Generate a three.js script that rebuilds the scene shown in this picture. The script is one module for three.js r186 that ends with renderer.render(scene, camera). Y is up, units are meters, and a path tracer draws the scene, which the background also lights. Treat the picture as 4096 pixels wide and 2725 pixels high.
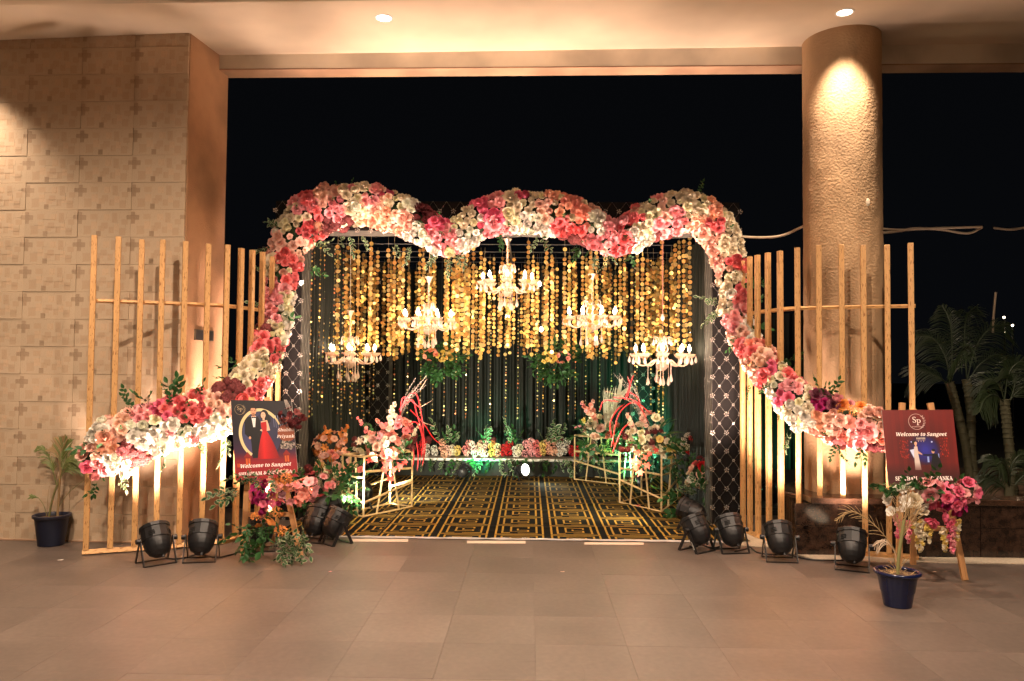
import * as THREE from 'three';
import { mergeGeometries, toCreasedNormals } from 'three/addons/utils/BufferGeometryUtils.js';
import { RoundedBoxGeometry } from 'three/addons/geometries/RoundedBoxGeometry.js';
import { ImprovedNoise } from 'three/addons/math/ImprovedNoise.js';

// ---------------------------------------------------------------- camera, sky, moon, exposure
const scene = new THREE.Scene();
const camera = new THREE.PerspectiveCamera(46.81, 1024 / 681, 0.1, 300);
camera.position.set(0, 1.5, 0);
camera.rotation.order = 'YXZ';
camera.rotation.set(0.0373, 0.02285, 0.0088);
camera.updateMatrixWorld(true);

const renderer = new THREE.WebGLRenderer({ antialias: true });
renderer.setSize(1024, 681);
renderer.toneMapping = THREE.LinearToneMapping;
renderer.toneMappingExposure = 1.18;
renderer.shadowMap.enabled = true;

{ // night sky: almost black, a little paler near the horizon
  const W = 64, H = 32, d = new Float32Array(W * H * 4);
  for (let j = 0; j < H; j++) for (let i = 0; i < W; i++) {
    const up = Math.max(0, (j + 0.5) / H * 2 - 1), h = Math.exp(-up * 4), o = (j * W + i) * 4;
    d[o] = 0.0014 + 0.0006 * h; d[o + 1] = 0.0016 + 0.0007 * h; d[o + 2] = 0.002 + 0.001 * h; d[o + 3] = 1;
  }
  const t = new THREE.DataTexture(d, W, H, THREE.RGBAFormat, THREE.FloatType);
  t.mapping = THREE.EquirectangularReflectionMapping; t.magFilter = THREE.LinearFilter; t.needsUpdate = true;
  scene.background = t; scene.environment = t; scene.environmentIntensity = 1;
}
const moon = new THREE.DirectionalLight(new THREE.Color(1, 0.95, 0.88), 0.003);
moon.name = 'moon_light'; moon.position.set(-30, 50, 20); moon.castShadow = true; scene.add(moon);

const WARM = new THREE.Color(1.0, 0.76, 0.57), PINKWARM = new THREE.Color(1.0, 0.69, 0.55), CANDLE = new THREE.Color(1.0, 0.76, 0.5);

const LIGHT = { down: 28, par: 45, bulb: 0.25, inner: 16, back: 10, green: 6 };

// ---------------------------------------------------------------- helpers
function rng(seed) { let s = seed >>> 0; return () => { s = (s + 0x6d2b79f5) | 0; let t = Math.imul(s ^ (s >>> 15), 1 | s); t = (t + Math.imul(t ^ (t >>> 7), 61 | t)) ^ t; return ((t ^ (t >>> 14)) >>> 0) / 4294967296; }; }
let R = rng(7);
const ORD = (n) => ['first', 'second', 'third', 'fourth', 'fifth', 'sixth', 'seventh', 'eighth', 'ninth', 'tenth', 'eleventh', 'twelfth', 'thirteenth', 'fourteenth', 'fifteenth', 'sixteenth', 'seventeenth', 'eighteenth', 'nineteenth', 'twentieth', 'twenty-first', 'twenty-second', 'twenty-third', 'twenty-fourth', 'twenty-fifth', 'twenty-sixth', 'twenty-seventh', 'twenty-eighth', 'twenty-ninth', 'thirtieth'][n] ?? 'next';
const rr = (a, b) => a + (b - a) * R();
const pick = (a) => a[Math.floor(R() * a.length)];
const V = (x, y, z) => new THREE.Vector3(x, y, z);
const noise = new ImprovedNoise();
const SC = 4096 / 2357, FP = 3150;
// a place in the hall: overview x, y and distance (plane z = -d), or the floor point under it
function rayOf(x, y) { return V((x * SC - 2048) / FP, -(y * SC - 1362.5) / FP, -1).applyQuaternion(camera.quaternion); }
function A(x, y, d) { const r = rayOf(x, y); return V(0, 1.5, 0).addScaledVector(r, -d / r.z); }
function F(x, y, h = 0) { const r = rayOf(x, y); return V(0, 1.5, 0).addScaledVector(r, (h - 1.5) / r.y); }
const A4 = (x, y, d) => A(x / SC, y / SC, d), F4 = (x, y, h = 0) => F(x / SC, y / SC, h);

function plain(g, color) {
  g = g.index ? g.toNonIndexed() : g;
  if (!g.attributes.normal) g.computeVertexNormals();
  const n = g.attributes.position.count, o = new THREE.BufferGeometry();
  o.setAttribute('position', g.attributes.position); o.setAttribute('normal', g.attributes.normal);
  o.setAttribute('uv', g.attributes.uv || new THREE.BufferAttribute(new Float32Array(n * 2), 2));
  if (color) o.setAttribute('color', g.attributes.color || new THREE.BufferAttribute(new Float32Array(n * 3).fill(1), 3));
  return o;
}
const merge = (list, color) => mergeGeometries(list.map((g) => plain(g, color)));
function mesh(name, geos, mat, parent) {
  const m = new THREE.Mesh(Array.isArray(geos) ? merge(geos) : geos, mat);
  m.name = name; m.castShadow = m.receiveShadow = true;
  (parent || scene).add(m); return m;
}
const used = new Map();
function numbered(n) { const c = used.get(n) ?? 0; used.set(n, c + 1); return c ? n + '_' + String(c).padStart(3, '0') : n; }
function tag(o, label, category, group) { o.userData.label = label; o.userData.category = category; if (group) o.userData.group = group; return o; }
function thing(name, label, category, p = [0, 0, 0], turn = 0, group) {
  const o = new THREE.Group(); o.name = numbered(name); scene.add(o);
  o.position.set(...(p.isVector3 ? p.toArray() : p)); o.rotation.y = turn;
  return tag(o, label, category, group);
}
function struct(o) { o.userData.kind = 'structure'; return o; }
const box = (w, h, d, x = 0, y = 0, z = 0) => new THREE.BoxGeometry(w, h, d).translate(x, y, z);
const rbox = (w, h, d, r, x = 0, y = 0, z = 0) => new RoundedBoxGeometry(w, h, d, 1, r).translate(x, y, z);
const UP = V(0, 1, 0);
function bar(a, b, w, d = w, spin = 0) { // rectangular bar from a to b
  const v = b.clone().sub(a), L = v.length(), g = new THREE.BoxGeometry(w, L, d);
  uvBox(g, w, L, d);
  if (spin) g.rotateY(spin);
  g.applyQuaternion(new THREE.Quaternion().setFromUnitVectors(UP, v.normalize()));
  return g.translate((a.x + b.x) / 2, (a.y + b.y) / 2, (a.z + b.z) / 2);
}
function uvBox(g, w, h, d) { // uv in metres on a box
  const p = g.attributes.position, n = g.attributes.normal, uv = g.attributes.uv;
  for (let i = 0; i < p.count; i++) {
    const ax = Math.abs(n.getX(i)), ay = Math.abs(n.getY(i));
    if (ax > 0.5) uv.setXY(i, p.getZ(i), p.getY(i)); else if (ay > 0.5) uv.setXY(i, p.getX(i), p.getZ(i)); else uv.setXY(i, p.getX(i), p.getY(i));
  }
  return g;
}
const mbox = (w, h, d, x = 0, y = 0, z = 0) => uvBox(new THREE.BoxGeometry(w, h, d), w, h, d).translate(x, y, z);
function rod(a, b, r, seg = 5, r2 = r) {
  const v = b.clone().sub(a), g = new THREE.CylinderGeometry(r2, r, v.length(), seg, 1);
  g.applyQuaternion(new THREE.Quaternion().setFromUnitVectors(UP, v.clone().normalize()));
  return g.translate((a.x + b.x) / 2, (a.y + b.y) / 2, (a.z + b.z) / 2);
}
const tube = (pts, r, n = 20, seg = 5, closed = false) => new THREE.TubeGeometry(new THREE.CatmullRomCurve3(pts, closed), n, r, seg, closed);
const lathe = (pts, seg = 16) => new THREE.LatheGeometry(pts.map((p) => new THREE.Vector2(p[0], p[1])), seg);
function sheet(fn, nu, nv, colf) { // a surface from a function of u, v
  const pos = [], uv = [], idx = [], col = [];
  for (let j = 0; j <= nv; j++) for (let i = 0; i <= nu; i++) {
    const u = i / nu, v = j / nv; pos.push(...fn(u, v)); uv.push(u, v); if (colf) col.push(...colf(u, v));
    if (i < nu && j < nv) { const a = j * (nu + 1) + i, b = a + 1, c = a + nu + 1, d = c + 1; idx.push(a, b, d, a, d, c); }
  }
  const g = new THREE.BufferGeometry(); g.setIndex(idx);
  g.setAttribute('position', new THREE.Float32BufferAttribute(pos, 3)); g.setAttribute('uv', new THREE.Float32BufferAttribute(uv, 2));
  if (colf) g.setAttribute('color', new THREE.Float32BufferAttribute(col, 3));
  g.computeVertexNormals(); return g;
}
function canvas(w, h, draw, srgb = true) {
  const c = document.createElement('canvas'); c.width = w; c.height = h; draw(c.getContext('2d'), w, h);
  const t = new THREE.CanvasTexture(c); t.colorSpace = srgb ? THREE.SRGBColorSpace : THREE.NoColorSpace;
  t.wrapS = t.wrapT = THREE.RepeatWrapping; return t;
}
function field(w, h, fn, srgb = false) { // texture from a function of pixel -> 0..1 grey or [r, g, b]
  const d = new Uint8Array(w * h * 4);
  for (let j = 0; j < h; j++) for (let i = 0; i < w; i++) {
    const v = fn(i, j), o = (j * w + i) * 4, c = Array.isArray(v) ? v : [v, v, v];
    for (let q = 0; q < 3; q++) d[o + q] = Math.max(0, Math.min(255, c[q] * 255)); d[o + 3] = 255;
  }
  const t = new THREE.DataTexture(d, w, h); t.magFilter = THREE.LinearFilter; t.minFilter = THREE.LinearMipmapLinearFilter;
  t.wrapS = t.wrapT = THREE.RepeatWrapping; t.colorSpace = srgb ? THREE.SRGBColorSpace : THREE.NoColorSpace; t.needsUpdate = true; return t;
}
// tileable fractal noise: gradients on a wrapped lattice of per x per cells
function fbm(x, y, per, oct = 4, seed = 0) {
  let s = 0, a = 0.5, p = Math.max(1, Math.round(per));
  for (let o = 0; o < oct; o++) {
    const fx = x * p, fy = y * p, ix = Math.floor(fx), iy = Math.floor(fy), dx = fx - ix, dy = fy - iy, g = (cx, cy, ux, uy) => {
      let h = Math.imul(((cx % p) + p) % p + 1, 374761393) ^ Math.imul(((cy % p) + p) % p + 1, 668265263) ^ Math.imul(seed * 31 + o + 1, 974711); h = Math.imul(h ^ (h >>> 13), 1274126177); h ^= h >>> 16;
      const t = (h >>> 0) / 4294967296 * 6.2832; return Math.cos(t) * ux + Math.sin(t) * uy;
    };
    const u = dx * dx * (3 - 2 * dx), v = dy * dy * (3 - 2 * dy);
    const n = (g(ix, iy, dx, dy) * (1 - u) + g(ix + 1, iy, dx - 1, dy) * u) * (1 - v) + (g(ix, iy + 1, dx, dy - 1) * (1 - u) + g(ix + 1, iy + 1, dx - 1, dy - 1) * u) * v;
    s += a * n * 1.5; a *= 0.5; p *= 2;
  }
  return s;
}
const rep = (t, x, y) => { const c = t.clone(); c.repeat.set(x, y); c.needsUpdate = true; return c; };
const rgb = (r, g, b) => new THREE.Color().setRGB(r, g, b);
function std(c, roughness = 0.8, metalness = 0, more = {}) { return new THREE.MeshStandardMaterial({ color: Array.isArray(c) ? rgb(...c) : c, roughness, metalness, ...more }); }
const DS = { side: THREE.DoubleSide };
function spot(parent, pos, target, color, intensity, angle, penumbra, radius = 2, name = 'lamp_light') {
  const s = new THREE.SpotLight(color, intensity, 0, angle, penumbra, 2); s.name = name;
  s.position.copy(pos); s.target.position.copy(target); s.castShadow = true; s.shadow.radius = radius;
  parent.add(s); parent.add(s.target); return s;
}
// ---------------------------------------------------------------- textures and materials
const T = {};
T.plaster = field(512, 512, (i, j) => { const x = i / 512, y = j / 512; const a = fbm(x, y, 40, 4, 3), b = fbm(x, y, 6, 3, 9); return 0.5 + 0.75 * Math.max(-0.4, a) + 0.3 * b; });
T.stain = field(256, 256, (i, j) => { const x = i / 256, y = j / 256; const v = 0.84 + 0.5 * fbm(x, y, 3, 5, 1); return [v, v * 0.99, v * 0.97]; });
T.speck = field(256, 256, (i, j) => { const x = i / 256, y = j / 256; const v = 0.88 + 0.35 * fbm(x, y, 30, 3, 5) + 0.12 * fbm(x, y, 4, 3, 6); return [v, v, v]; });
T.floor = canvas(1024, 1024, (c, W) => {
  const im = c.createImageData(W, W), d = im.data;
  for (let y = 0; y < W; y++) for (let x = 0; x < W; x++) { const u = x / W, v = y / W, q = 228 + 40 * fbm(u, v, 3, 4, 2) + 26 * fbm(u, v, 60, 2, 8), o = (y * W + x) * 4; d[o] = Math.min(254, q); d[o + 1] = Math.min(254, q * 0.99); d[o + 2] = Math.min(254, q * 0.975); d[o + 3] = 255; }
  c.putImageData(im, 0, 0); c.lineCap = 'round';
  for (let k = 0; k < 60; k++) { const x = R() * W, y = R() * W, a = rr(-0.25, 0.25) + (R() < 0.3 ? 1.5 : 0), L = rr(20, 160); c.strokeStyle = R() < 0.75 ? `rgba(255,246,230,${rr(0.12, 0.5)})` : `rgba(120,100,84,${rr(0.1, 0.3)})`; c.lineWidth = rr(1, 3); c.beginPath(); c.moveTo(x, y); c.quadraticCurveTo(x + L * 0.5, y + rr(-8, 8), x + Math.cos(a) * L, y + Math.sin(a) * L); c.stroke(); }
  for (let k = 0; k < 26; k++) { const x = R() * W, y = R() * W, r = rr(10, 46), g = c.createRadialGradient(x, y, 0, x, y, r); g.addColorStop(0, `rgba(255,248,235,${rr(0.06, 0.22)})`); g.addColorStop(1, 'rgba(255,248,235,0)'); c.fillStyle = g; c.fillRect(x - r, y - r, 2 * r, 2 * r); }
});
T.scratch = canvas(512, 256, (c, W, H) => {
  c.fillStyle = '#4a4a4c'; c.fillRect(0, 0, W, H);
  for (let k = 0; k < 500; k++) { c.fillStyle = `rgba(${R() < 0.5 ? '30,30,30' : '105,105,105'},${rr(0.1, 0.4)})`; c.fillRect(R() * W, R() * H, rr(1, 14), rr(1, 4)); }
  for (let k = 0; k < 34; k++) { c.strokeStyle = `rgba(210,210,205,${rr(0.2, 0.8)})`; c.lineWidth = rr(0.6, 2.2); const x = R() * W, y = R() * H; c.beginPath(); c.moveTo(x, y); c.lineTo(x + rr(-22, 22), y + rr(-12, 12)); c.stroke(); }
});
T.rough = field(256, 256, (i, j) => 0.8 + 0.5 * fbm(i / 256, j / 256, 6, 4, 21));
T.cloth = field(128, 128, (i, j) => 0.5 + 0.25 * Math.sin(i * 1.57) * Math.cos(j * 1.57) + 0.2 * fbm(i / 128, j / 128, 8, 2, 4));
T.glitter = field(128, 128, () => { const v = R(); return v > 0.8 ? 1 : v * 0.5; });
T.wood = field(64, 512, (i, j) => { const x = i / 64, y = j / 512; const v = 0.86 + 0.28 * fbm(x, y * 0.25, 5, 3, 33) + 0.1 * Math.sin((x * 20 + 2 * fbm(x, y, 4, 2, 3)) * 6.28); return [v, v * 0.96, v * 0.9]; });
T.granite = field(256, 256, (i, j) => { const x = i / 256, y = j / 256; const a = fbm(x, y, 8, 5, 41), b = fbm(x, y, 50, 2, 44); const v = 0.5 + 0.8 * a + 0.5 * b; return [v, v * 0.72, v * 0.55]; });
T.paint = field(128, 512, (i, j) => { // painted batten: worn and chipped
  const x = i / 128, y = j / 512; const a = fbm(x, y, 10, 4, 51), e = fbm(x, y, 26, 2, 55); let v = 0.92 + 0.2 * a; let c = [v, v * 0.98, v * 0.94]; if (e > 0.27) c = [0.45, 0.33, 0.22]; return c; });

const M = {};
M.ceiling = std([0.84, 0.7, 0.52], 0.9, 0, { map: rep(T.stain, 0.2, 0.2) });
M.beam = std([0.82, 0.74, 0.6], 0.85, 0, { map: rep(T.stain, 0.5, 0.5) });
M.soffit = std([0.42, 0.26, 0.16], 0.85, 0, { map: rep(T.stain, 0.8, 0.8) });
M.column = std([0.46, 0.3, 0.165], 0.88, 0, { map: rep(T.stain, 0.8, 0.5), bumpMap: rep(T.plaster, 1.3, 1.3), bumpScale: 0.004 });
M.pillar = std([0.54, 0.31, 0.17], 0.88, 0, { map: rep(T.stain, 0.7, 0.7), bumpMap: rep(T.plaster, 2.2, 2.2), bumpScale: 0.004 });
M.gold = std([0.64, 0.37, 0.15], 0.5, 0.15, { map: rep(T.paint, 6, 0.8) });
M.standgold = std([0.68, 0.5, 0.26], 0.45, 0.2, { map: rep(T.paint, 6, 1.2) });
M.pine = std([0.62, 0.33, 0.14], 0.55, 0, { map: rep(T.wood, 6, 1) });
M.black = std([0.012, 0.012, 0.013], 0.45);
M.blackcloth = new THREE.MeshPhysicalMaterial({ color: rgb(0.009, 0.0078, 0.0074), roughness: 0.85, specularIntensity: 0.2, bumpMap: rep(T.cloth, 20, 20), bumpScale: 0.0006, ...DS });
M.blackmetal = std([0.12, 0.12, 0.125], 0.42, 0.1, { map: T.scratch });
M.slot = std([0.001, 0.001, 0.001], 0.95);
M.drape = new THREE.MeshPhysicalMaterial({ color: rgb(0.009, 0.0105, 0.0085), roughness: 0.55, specularIntensity: 0.3, sheen: 0.05, sheenRoughness: 0.5, sheenColor: rgb(0.05, 0.05, 0.04), side: THREE.DoubleSide });
M.greycloth = std([0.03, 0.026, 0.021], 0.7, 0, { ...DS });
M.netcord = std([0.15, 0.135, 0.11], 0.5, 0.3);
M.glitter = std([0.6, 0.56, 0.5], 0.35, 0.7, { roughnessMap: rep(T.glitter, 6, 30) });
M.discgold = [[0.82, 0.56, 0.16], [0.75, 0.42, 0.12], [0.85, 0.64, 0.26], [0.6, 0.3, 0.08]].map((c) => std(c, 0.36, 0.86, DS));
M.sequin = [[0.95, 0.6, 0.15], [0.9, 0.75, 0.45], [0.7, 0.8, 0.3], [0.9, 0.3, 0.12]].map((c) => std(c, 0.3, 0.6, DS));
M.thread = std([0.35, 0.25, 0.12], 0.7);
M.granite = std([0.055, 0.042, 0.036], 0.16, 0, { map: rep(T.granite, 2, 2) });
M.coping = std([0.09, 0.066, 0.052], 0.2, 0, { map: rep(T.granite, 1.5, 1.5) });
M.cream = std([0.55, 0.46, 0.34], 0.55, 0, { map: rep(T.speck, 2, 2) });
M.soil = std([0.09, 0.05, 0.025], 0.95);
M.straw = std([0.5, 0.33, 0.14], 0.8);
M.potdark = std([0.004, 0.007, 0.022], 0.5);
M.potblue = std([0.004, 0.008, 0.038], 0.16);
M.potrim = std([0.016, 0.018, 0.036], 0.5);
M.chand = new THREE.MeshPhysicalMaterial({ color: rgb(0.6, 0.42, 0.31), roughness: 0.25, metalness: 0.1, clearcoat: 0.6, clearcoatRoughness: 0.1 });
M.dish = new THREE.MeshPhysicalMaterial({ color: rgb(0.72, 0.54, 0.42), roughness: 0.25, transmission: 0.6, thickness: 0, ior: 1.45, side: THREE.DoubleSide });
M.crystal = new THREE.MeshPhysicalMaterial({ color: rgb(0.8, 0.64, 0.54), roughness: 0.12, transmission: 0.2, thickness: 0, ior: 1.5, specularIntensity: 1 });
M.candle = std([0.9, 0.8, 0.66], 0.5);
M.bulb = new THREE.MeshStandardMaterial({ color: rgb(1, 0.9, 0.75), emissive: rgb(1, 0.82, 0.58), emissiveIntensity: 12, roughness: 0.3 });
M.downlamp = new THREE.MeshStandardMaterial({ color: rgb(1, 1, 1), emissive: rgb(1, 0.88, 0.68), emissiveIntensity: 6, roughness: 0.5 });
M.lensWarm = new THREE.MeshStandardMaterial({ color: rgb(0.6, 0.5, 0.4), emissive: rgb(1, 0.75, 0.5), emissiveIntensity: 3, roughness: 0.3 });
M.lensWhite = new THREE.MeshStandardMaterial({ color: rgb(0.8, 0.8, 0.8), emissive: rgb(0.95, 1, 0.85), emissiveIntensity: 6, roughness: 0.3 });
M.lensGreen = new THREE.MeshStandardMaterial({ color: rgb(0.2, 0.6, 0.4), emissive: rgb(0.15, 1, 0.55), emissiveIntensity: 3, roughness: 0.3 });
M.rope = std([0.5, 0.4, 0.28], 0.8);
M.white = std([0.7, 0.66, 0.58], 0.6);
M.tape = std([0.6, 0.47, 0.36], 0.5);
M.wall = std([0.5, 0.41, 0.29], 0.75);
// ---------------------------------------------------------------- floor, ground, ceiling
{
  const g = struct(new THREE.Group()); g.name = 'floor'; scene.add(g);
  const bed = new THREE.PlaneGeometry(30, 19).rotateX(-Math.PI / 2); bed.attributes.uv.array.forEach((v, i, a) => { a[i] = v * (i % 2 ? 19 : 30); });
  mesh('tile_bed', bed.translate(0, -0.005, 1.9), std([0.115, 0.083, 0.062], 0.5, 0, { map: rep(T.floor, 0.4, 0.4) }), g);
  const x0 = F4(2960, 2313).x, z0 = F4(1000, 2447).z, S = 0.5;
  const mats = [0.965, 1, 1.04, 0.94].map((k, i) => std([0.143 * k, 0.111 * k, 0.093 * k], 0.4, 0, { map: T.floor }));
  const variants = [0, 1, 2, 3, 4, 5].map((q) => {
    const b = new RoundedBoxGeometry(S - 0.001, 0.03, S - 0.001, 1, 0.0005), p = b.attributes.position, uv = b.attributes.uv, ox = q * 0.37, oz = q * 0.61;
    for (let i = 0; i < p.count; i++) uv.setXY(i, p.getX(i) / 2 + ox, p.getZ(i) / 2 + oz);
    return b;
  });
  for (let i = -15; i <= 5; i++) for (let j = -7; j <= 3; j++) {
    const t = mesh('floor_tile', pick(variants), pick(mats), g); t.position.set(x0 + (i + 0.5) * S, -0.015, z0 + (j + 0.5) * S);
    t.rotation.x = rr(-0.0012, 0.0012); t.rotation.z = rr(-0.0012, 0.0012);
  }
}
{
  const g = new THREE.PlaneGeometry(160, 160).rotateX(-Math.PI / 2).translate(0, -0.03, -40);
  struct(mesh('ground', g, std([0.03, 0.028, 0.024], 0.9))); scene.children.at(-1).userData.kind = 'structure';
}
const CEIL_T = 0.0238, ceilY = (x) => 4.476 + x * CEIL_T;
{
  const c = struct(new THREE.Group()); c.name = 'ceiling'; scene.add(c); c.position.y = 4.476; c.rotation.z = CEIL_T;
  mesh('slab', uvBox(new THREE.BoxGeometry(20, 0.24, 15), 1, 1, 1).translate(0, 0.12, 0.15), M.ceiling, c);
  mesh('drop_beam', uvBox(new THREE.BoxGeometry(20, 0.16, 0.5), 1, 1, 1).rotateY(0.028).translate(0, -0.079, -5.62), M.ceiling, c);
}
{ // edge beam of the porch with a brown soffit
  const b = thing('edge_beam', 'long pale beam with brown soffit along the porch edge above the flower arch', 'beam', [-0.4, 4.45, -7.3]);
  b.rotation.set(0, 0.022, 0.016);
  mesh('beam_face', uvBox(new THREE.BoxGeometry(20, 0.34, 0.16), 1, 1, 1).translate(0, 0.04, 0), M.beam, b);
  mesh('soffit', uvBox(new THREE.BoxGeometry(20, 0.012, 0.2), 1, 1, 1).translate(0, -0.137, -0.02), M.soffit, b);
}
// ---------------------------------------------------------------- left tiled wall
{
  const w = thing('tiled_wall', 'beige relief tiled wall ending in an orange plaster side, behind the left slat fence', 'wall', [-2.979, 0, -6.678]);
  w.rotation.y = -0.035;
  const sh = new THREE.Shape([[0.002, 0.012], [0.065, 0.65], [-4.2, 0.65], [-4.2, 0.012]].map((p) => new THREE.Vector2(...p)));
  mesh('plaster_core', new THREE.ExtrudeGeometry(sh, { depth: 4.43, bevelEnabled: false }).rotateX(-Math.PI / 2), M.pillar, w);
  const TW = 0.476, TH = 0.238;
  const hatch = canvas(512, 256, (c, W, H) => {
    c.fillStyle = '#808080'; c.fillRect(0, 0, W, H);
    const hz = (x, y, w, h) => { for (let k = 0; k < h; k += 8) { c.fillStyle = '#202020'; c.fillRect(x, y + k, w, 3); c.fillStyle = '#d0d0d0'; c.fillRect(x, y + k + 4, w, 3); } };
    const vt = (x, y, w, h) => { for (let k = 0; k < w; k += 7) { c.fillStyle = '#585858'; c.fillRect(x + k, y, 2, h); } };
    hz(0, 20, 40, 110); hz(0, 50, 80, 44); hz(470, 50, 42, 40); hz(180, 200, 44, 48);
    vt(230, 120, 60, 60); vt(330, 30, 50, 90); vt(60, 150, 70, 80); vt(400, 170, 60, 70); vt(140, 20, 50, 40);
    c.globalAlpha = 0.25; for (let k = 0; k < 2500; k++) { c.fillStyle = R() > 0.5 ? '#606060' : '#a0a0a0'; c.fillRect(R() * W, R() * H, 2, 6); }
  }, false);
  const tone = canvas(512, 256, (c, W, H) => {
    c.fillStyle = '#f6f4f0'; c.fillRect(0, 0, W, H);
    const blk = (x, y, w, h, v) => { c.fillStyle = `rgb(${v},${v - 8},${v - 16})`; c.fillRect(x, y, w, h); };
    blk(0, 20, 40, 110, 232); blk(0, 50, 80, 44, 232); blk(470, 50, 42, 40, 234); blk(180, 200, 44, 48, 225);
    blk(230, 120, 60, 60, 239); blk(200, 150, 60, 50, 240); blk(330, 30, 50, 90, 239); blk(60, 150, 70, 80, 240); blk(400, 170, 60, 70, 239); blk(300, 160, 50, 60, 241); blk(120, 40, 70, 50, 241); blk(420, 90, 60, 50, 238); blk(250, 40, 60, 60, 253); blk(130, 110, 60, 70, 253); blk(350, 130, 50, 60, 254);
    const hz = (x, y, w, h) => { for (let k = 0; k < h; k += 9) { c.fillStyle = 'rgba(120,95,66,0.18)'; c.fillRect(x, y + k, w, 3); } };
    hz(0, 20, 40, 110); hz(0, 50, 80, 44); hz(470, 50, 42, 40); hz(180, 200, 44, 48);
    for (let k = 0; k < 1500; k++) { c.fillStyle = R() > 0.5 ? 'rgba(120,95,70,0.06)' : 'rgba(255,250,240,0.1)'; c.fillRect(R() * W, R() * H, rr(1, 5), rr(2, 16)); }
  });
  const mats = [1, 0.96, 1.03, 0.93].map((k) => std([0.58 * k, 0.45 * k, 0.315 * k], 0.8, 0, { map: tone, bumpMap: hatch, bumpScale: 0.0034 }));
  const faceUV = (g) => { const p = g.attributes.position; for (let i = 0; i < p.count; i++) g.attributes.uv.setXY(i, p.getX(i) / TW + 0.5, p.getY(i) / TH + 0.5); return g; };
  const body = (h) => {
    const parts = [rbox(TW - 0.002, h - 0.002, 0.02, 0.0015)];
    for (const [x, y, bw, bh, z] of [[-0.02, 0.06, 0.12, 0.05, 0.003], [0.04, 0.0, 0.16, 0.06, 0.004], [0.1, 0.06, 0.07, 0.04, 0.0025], [0.0, -0.06, 0.1, 0.045, 0.003], [0.16, -0.04, 0.06, 0.05, 0.004], [-0.11, 0.01, 0.08, 0.05, 0.0022], [0.19, 0.075, 0.045, 0.04, 0.003]])
      if (Math.abs(y) + bh / 2 < h / 2 - 0.004) parts.push(box(bw, bh, 0.004, x, y, 0.0082 + z * 0.3));
    return faceUV(merge(parts));
  };
  const full = body(TH), half = body(0.12);
  for (let c = 0; c < 7; c++) for (let r = 0; r < 19; r++) {
    const cut = r === 18, t = mesh('wall_tile', cut ? half : full, pick(mats), w), proud = (c + 17 - r) % 2 === 0;
    t.position.set(-TW * (c + 0.5) - 0.004, cut ? 18 * TH + 0.06 : TH * (r + 0.5), proud ? 0.0025 : -0.001);
  }
  mesh('skirting', rbox(3.6, 0.012, 0.02, 0.003, -1.8, 0.006, 0.014), M.soffit, w);
}
{ // dark socket plate on the side of the wall
  const p = A(459, 772, 7.0), s = thing('socket_plate', 'black rectangular socket plate on the orange plaster side of the tiled wall', 'socket', [-2.93, p.y, -7.0]);
  s.rotation.y = Math.PI / 2 - 0.075 - 0.035;
  mesh('plate', rbox(0.3, 0.085, 0.014, 0.004), M.black, s);
  mesh('rim', [box(0.31, 0.006, 0.018, 0, 0.045), box(0.31, 0.006, 0.018, 0, -0.045), box(0.006, 0.09, 0.018, -0.152), box(0.006, 0.09, 0.018, 0.152)], std([0.1, 0.08, 0.05], 0.5), s);
}
// ---------------------------------------------------------------- round column with granite plinth, planter wall
const COL = V(2.83, 0, -7.17);
{
  const c = thing('round_column', 'thick round plastered column on a dark granite plinth, behind the right slat fence', 'column', COL);
  const s = sheet((u, v) => {
    const a = u * Math.PI * 2, y = 0.42 + v * (ceilY(COL.x) - 0.4), n = 0.004 * noise.noise(Math.cos(a) * 5, y * 5, Math.sin(a) * 5) + 0.002 * noise.noise(Math.cos(a) * 17, y * 15, Math.sin(a) * 17);
    const r = 0.336 + n; return [Math.sin(a) * r, y, Math.cos(a) * r];
  }, 96, 160);
  s.attributes.uv.array.forEach((q, i, a) => { a[i] = q * (i % 2 ? 4.1 : 2.1); });
  mesh('shaft', s, M.column, c);
  const chip = mesh('plaster_chip', new THREE.IcosahedronGeometry(0.022, 1), std([0.7, 0.6, 0.45], 0.9, 0, { flatShading: true }), c); chip.scale.set(1, 1.6, 0.25); chip.position.set(0.09, 2.98, 0.325);
  for (let k = 0; k < 9; k++) { // upright granite panels round the plinth
    const a0 = -1.75 + k * 0.44, a1 = a0 + 0.432, n = 6, r = 0.54;
    const g = sheet((u, v) => { const a = a0 + (a1 - a0) * u; return [Math.sin(a) * r, v * 0.4, Math.cos(a) * r]; }, n, 1);
    g.attributes.uv.array.forEach((q, i, a) => { a[i] = i % 2 ? q * 0.4 + k * 0.31 : q * 0.24 + k * 0.77; });
    const inn = sheet((u, v) => { const a = a1 - (a1 - a0) * u; return [Math.sin(a) * (r - 0.03), v * 0.4, Math.cos(a) * (r - 0.03)]; }, n, 1);
    const rim = sheet((u, v) => { const a = v > 0.5 ? a1 : a0; const q = r - 0.03 * u; return [Math.sin(a) * q, v > 0.5 ? 0.4 : 0.4, Math.cos(a) * q]; }, 1, 1);
    mesh('granite_panel', [g, inn, rim], M.granite, c);
  }
  mesh('plinth_core', new THREE.CylinderGeometry(0.5, 0.5, 0.4, 40).translate(0, 0.2, 0), M.black, c);
  mesh('coping', lathe([[0.3, 0.4], [0.555, 0.4], [0.568, 0.408], [0.572, 0.425], [0.566, 0.442], [0.55, 0.447], [0.3, 0.45]], 64), M.coping, c);
}
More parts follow.
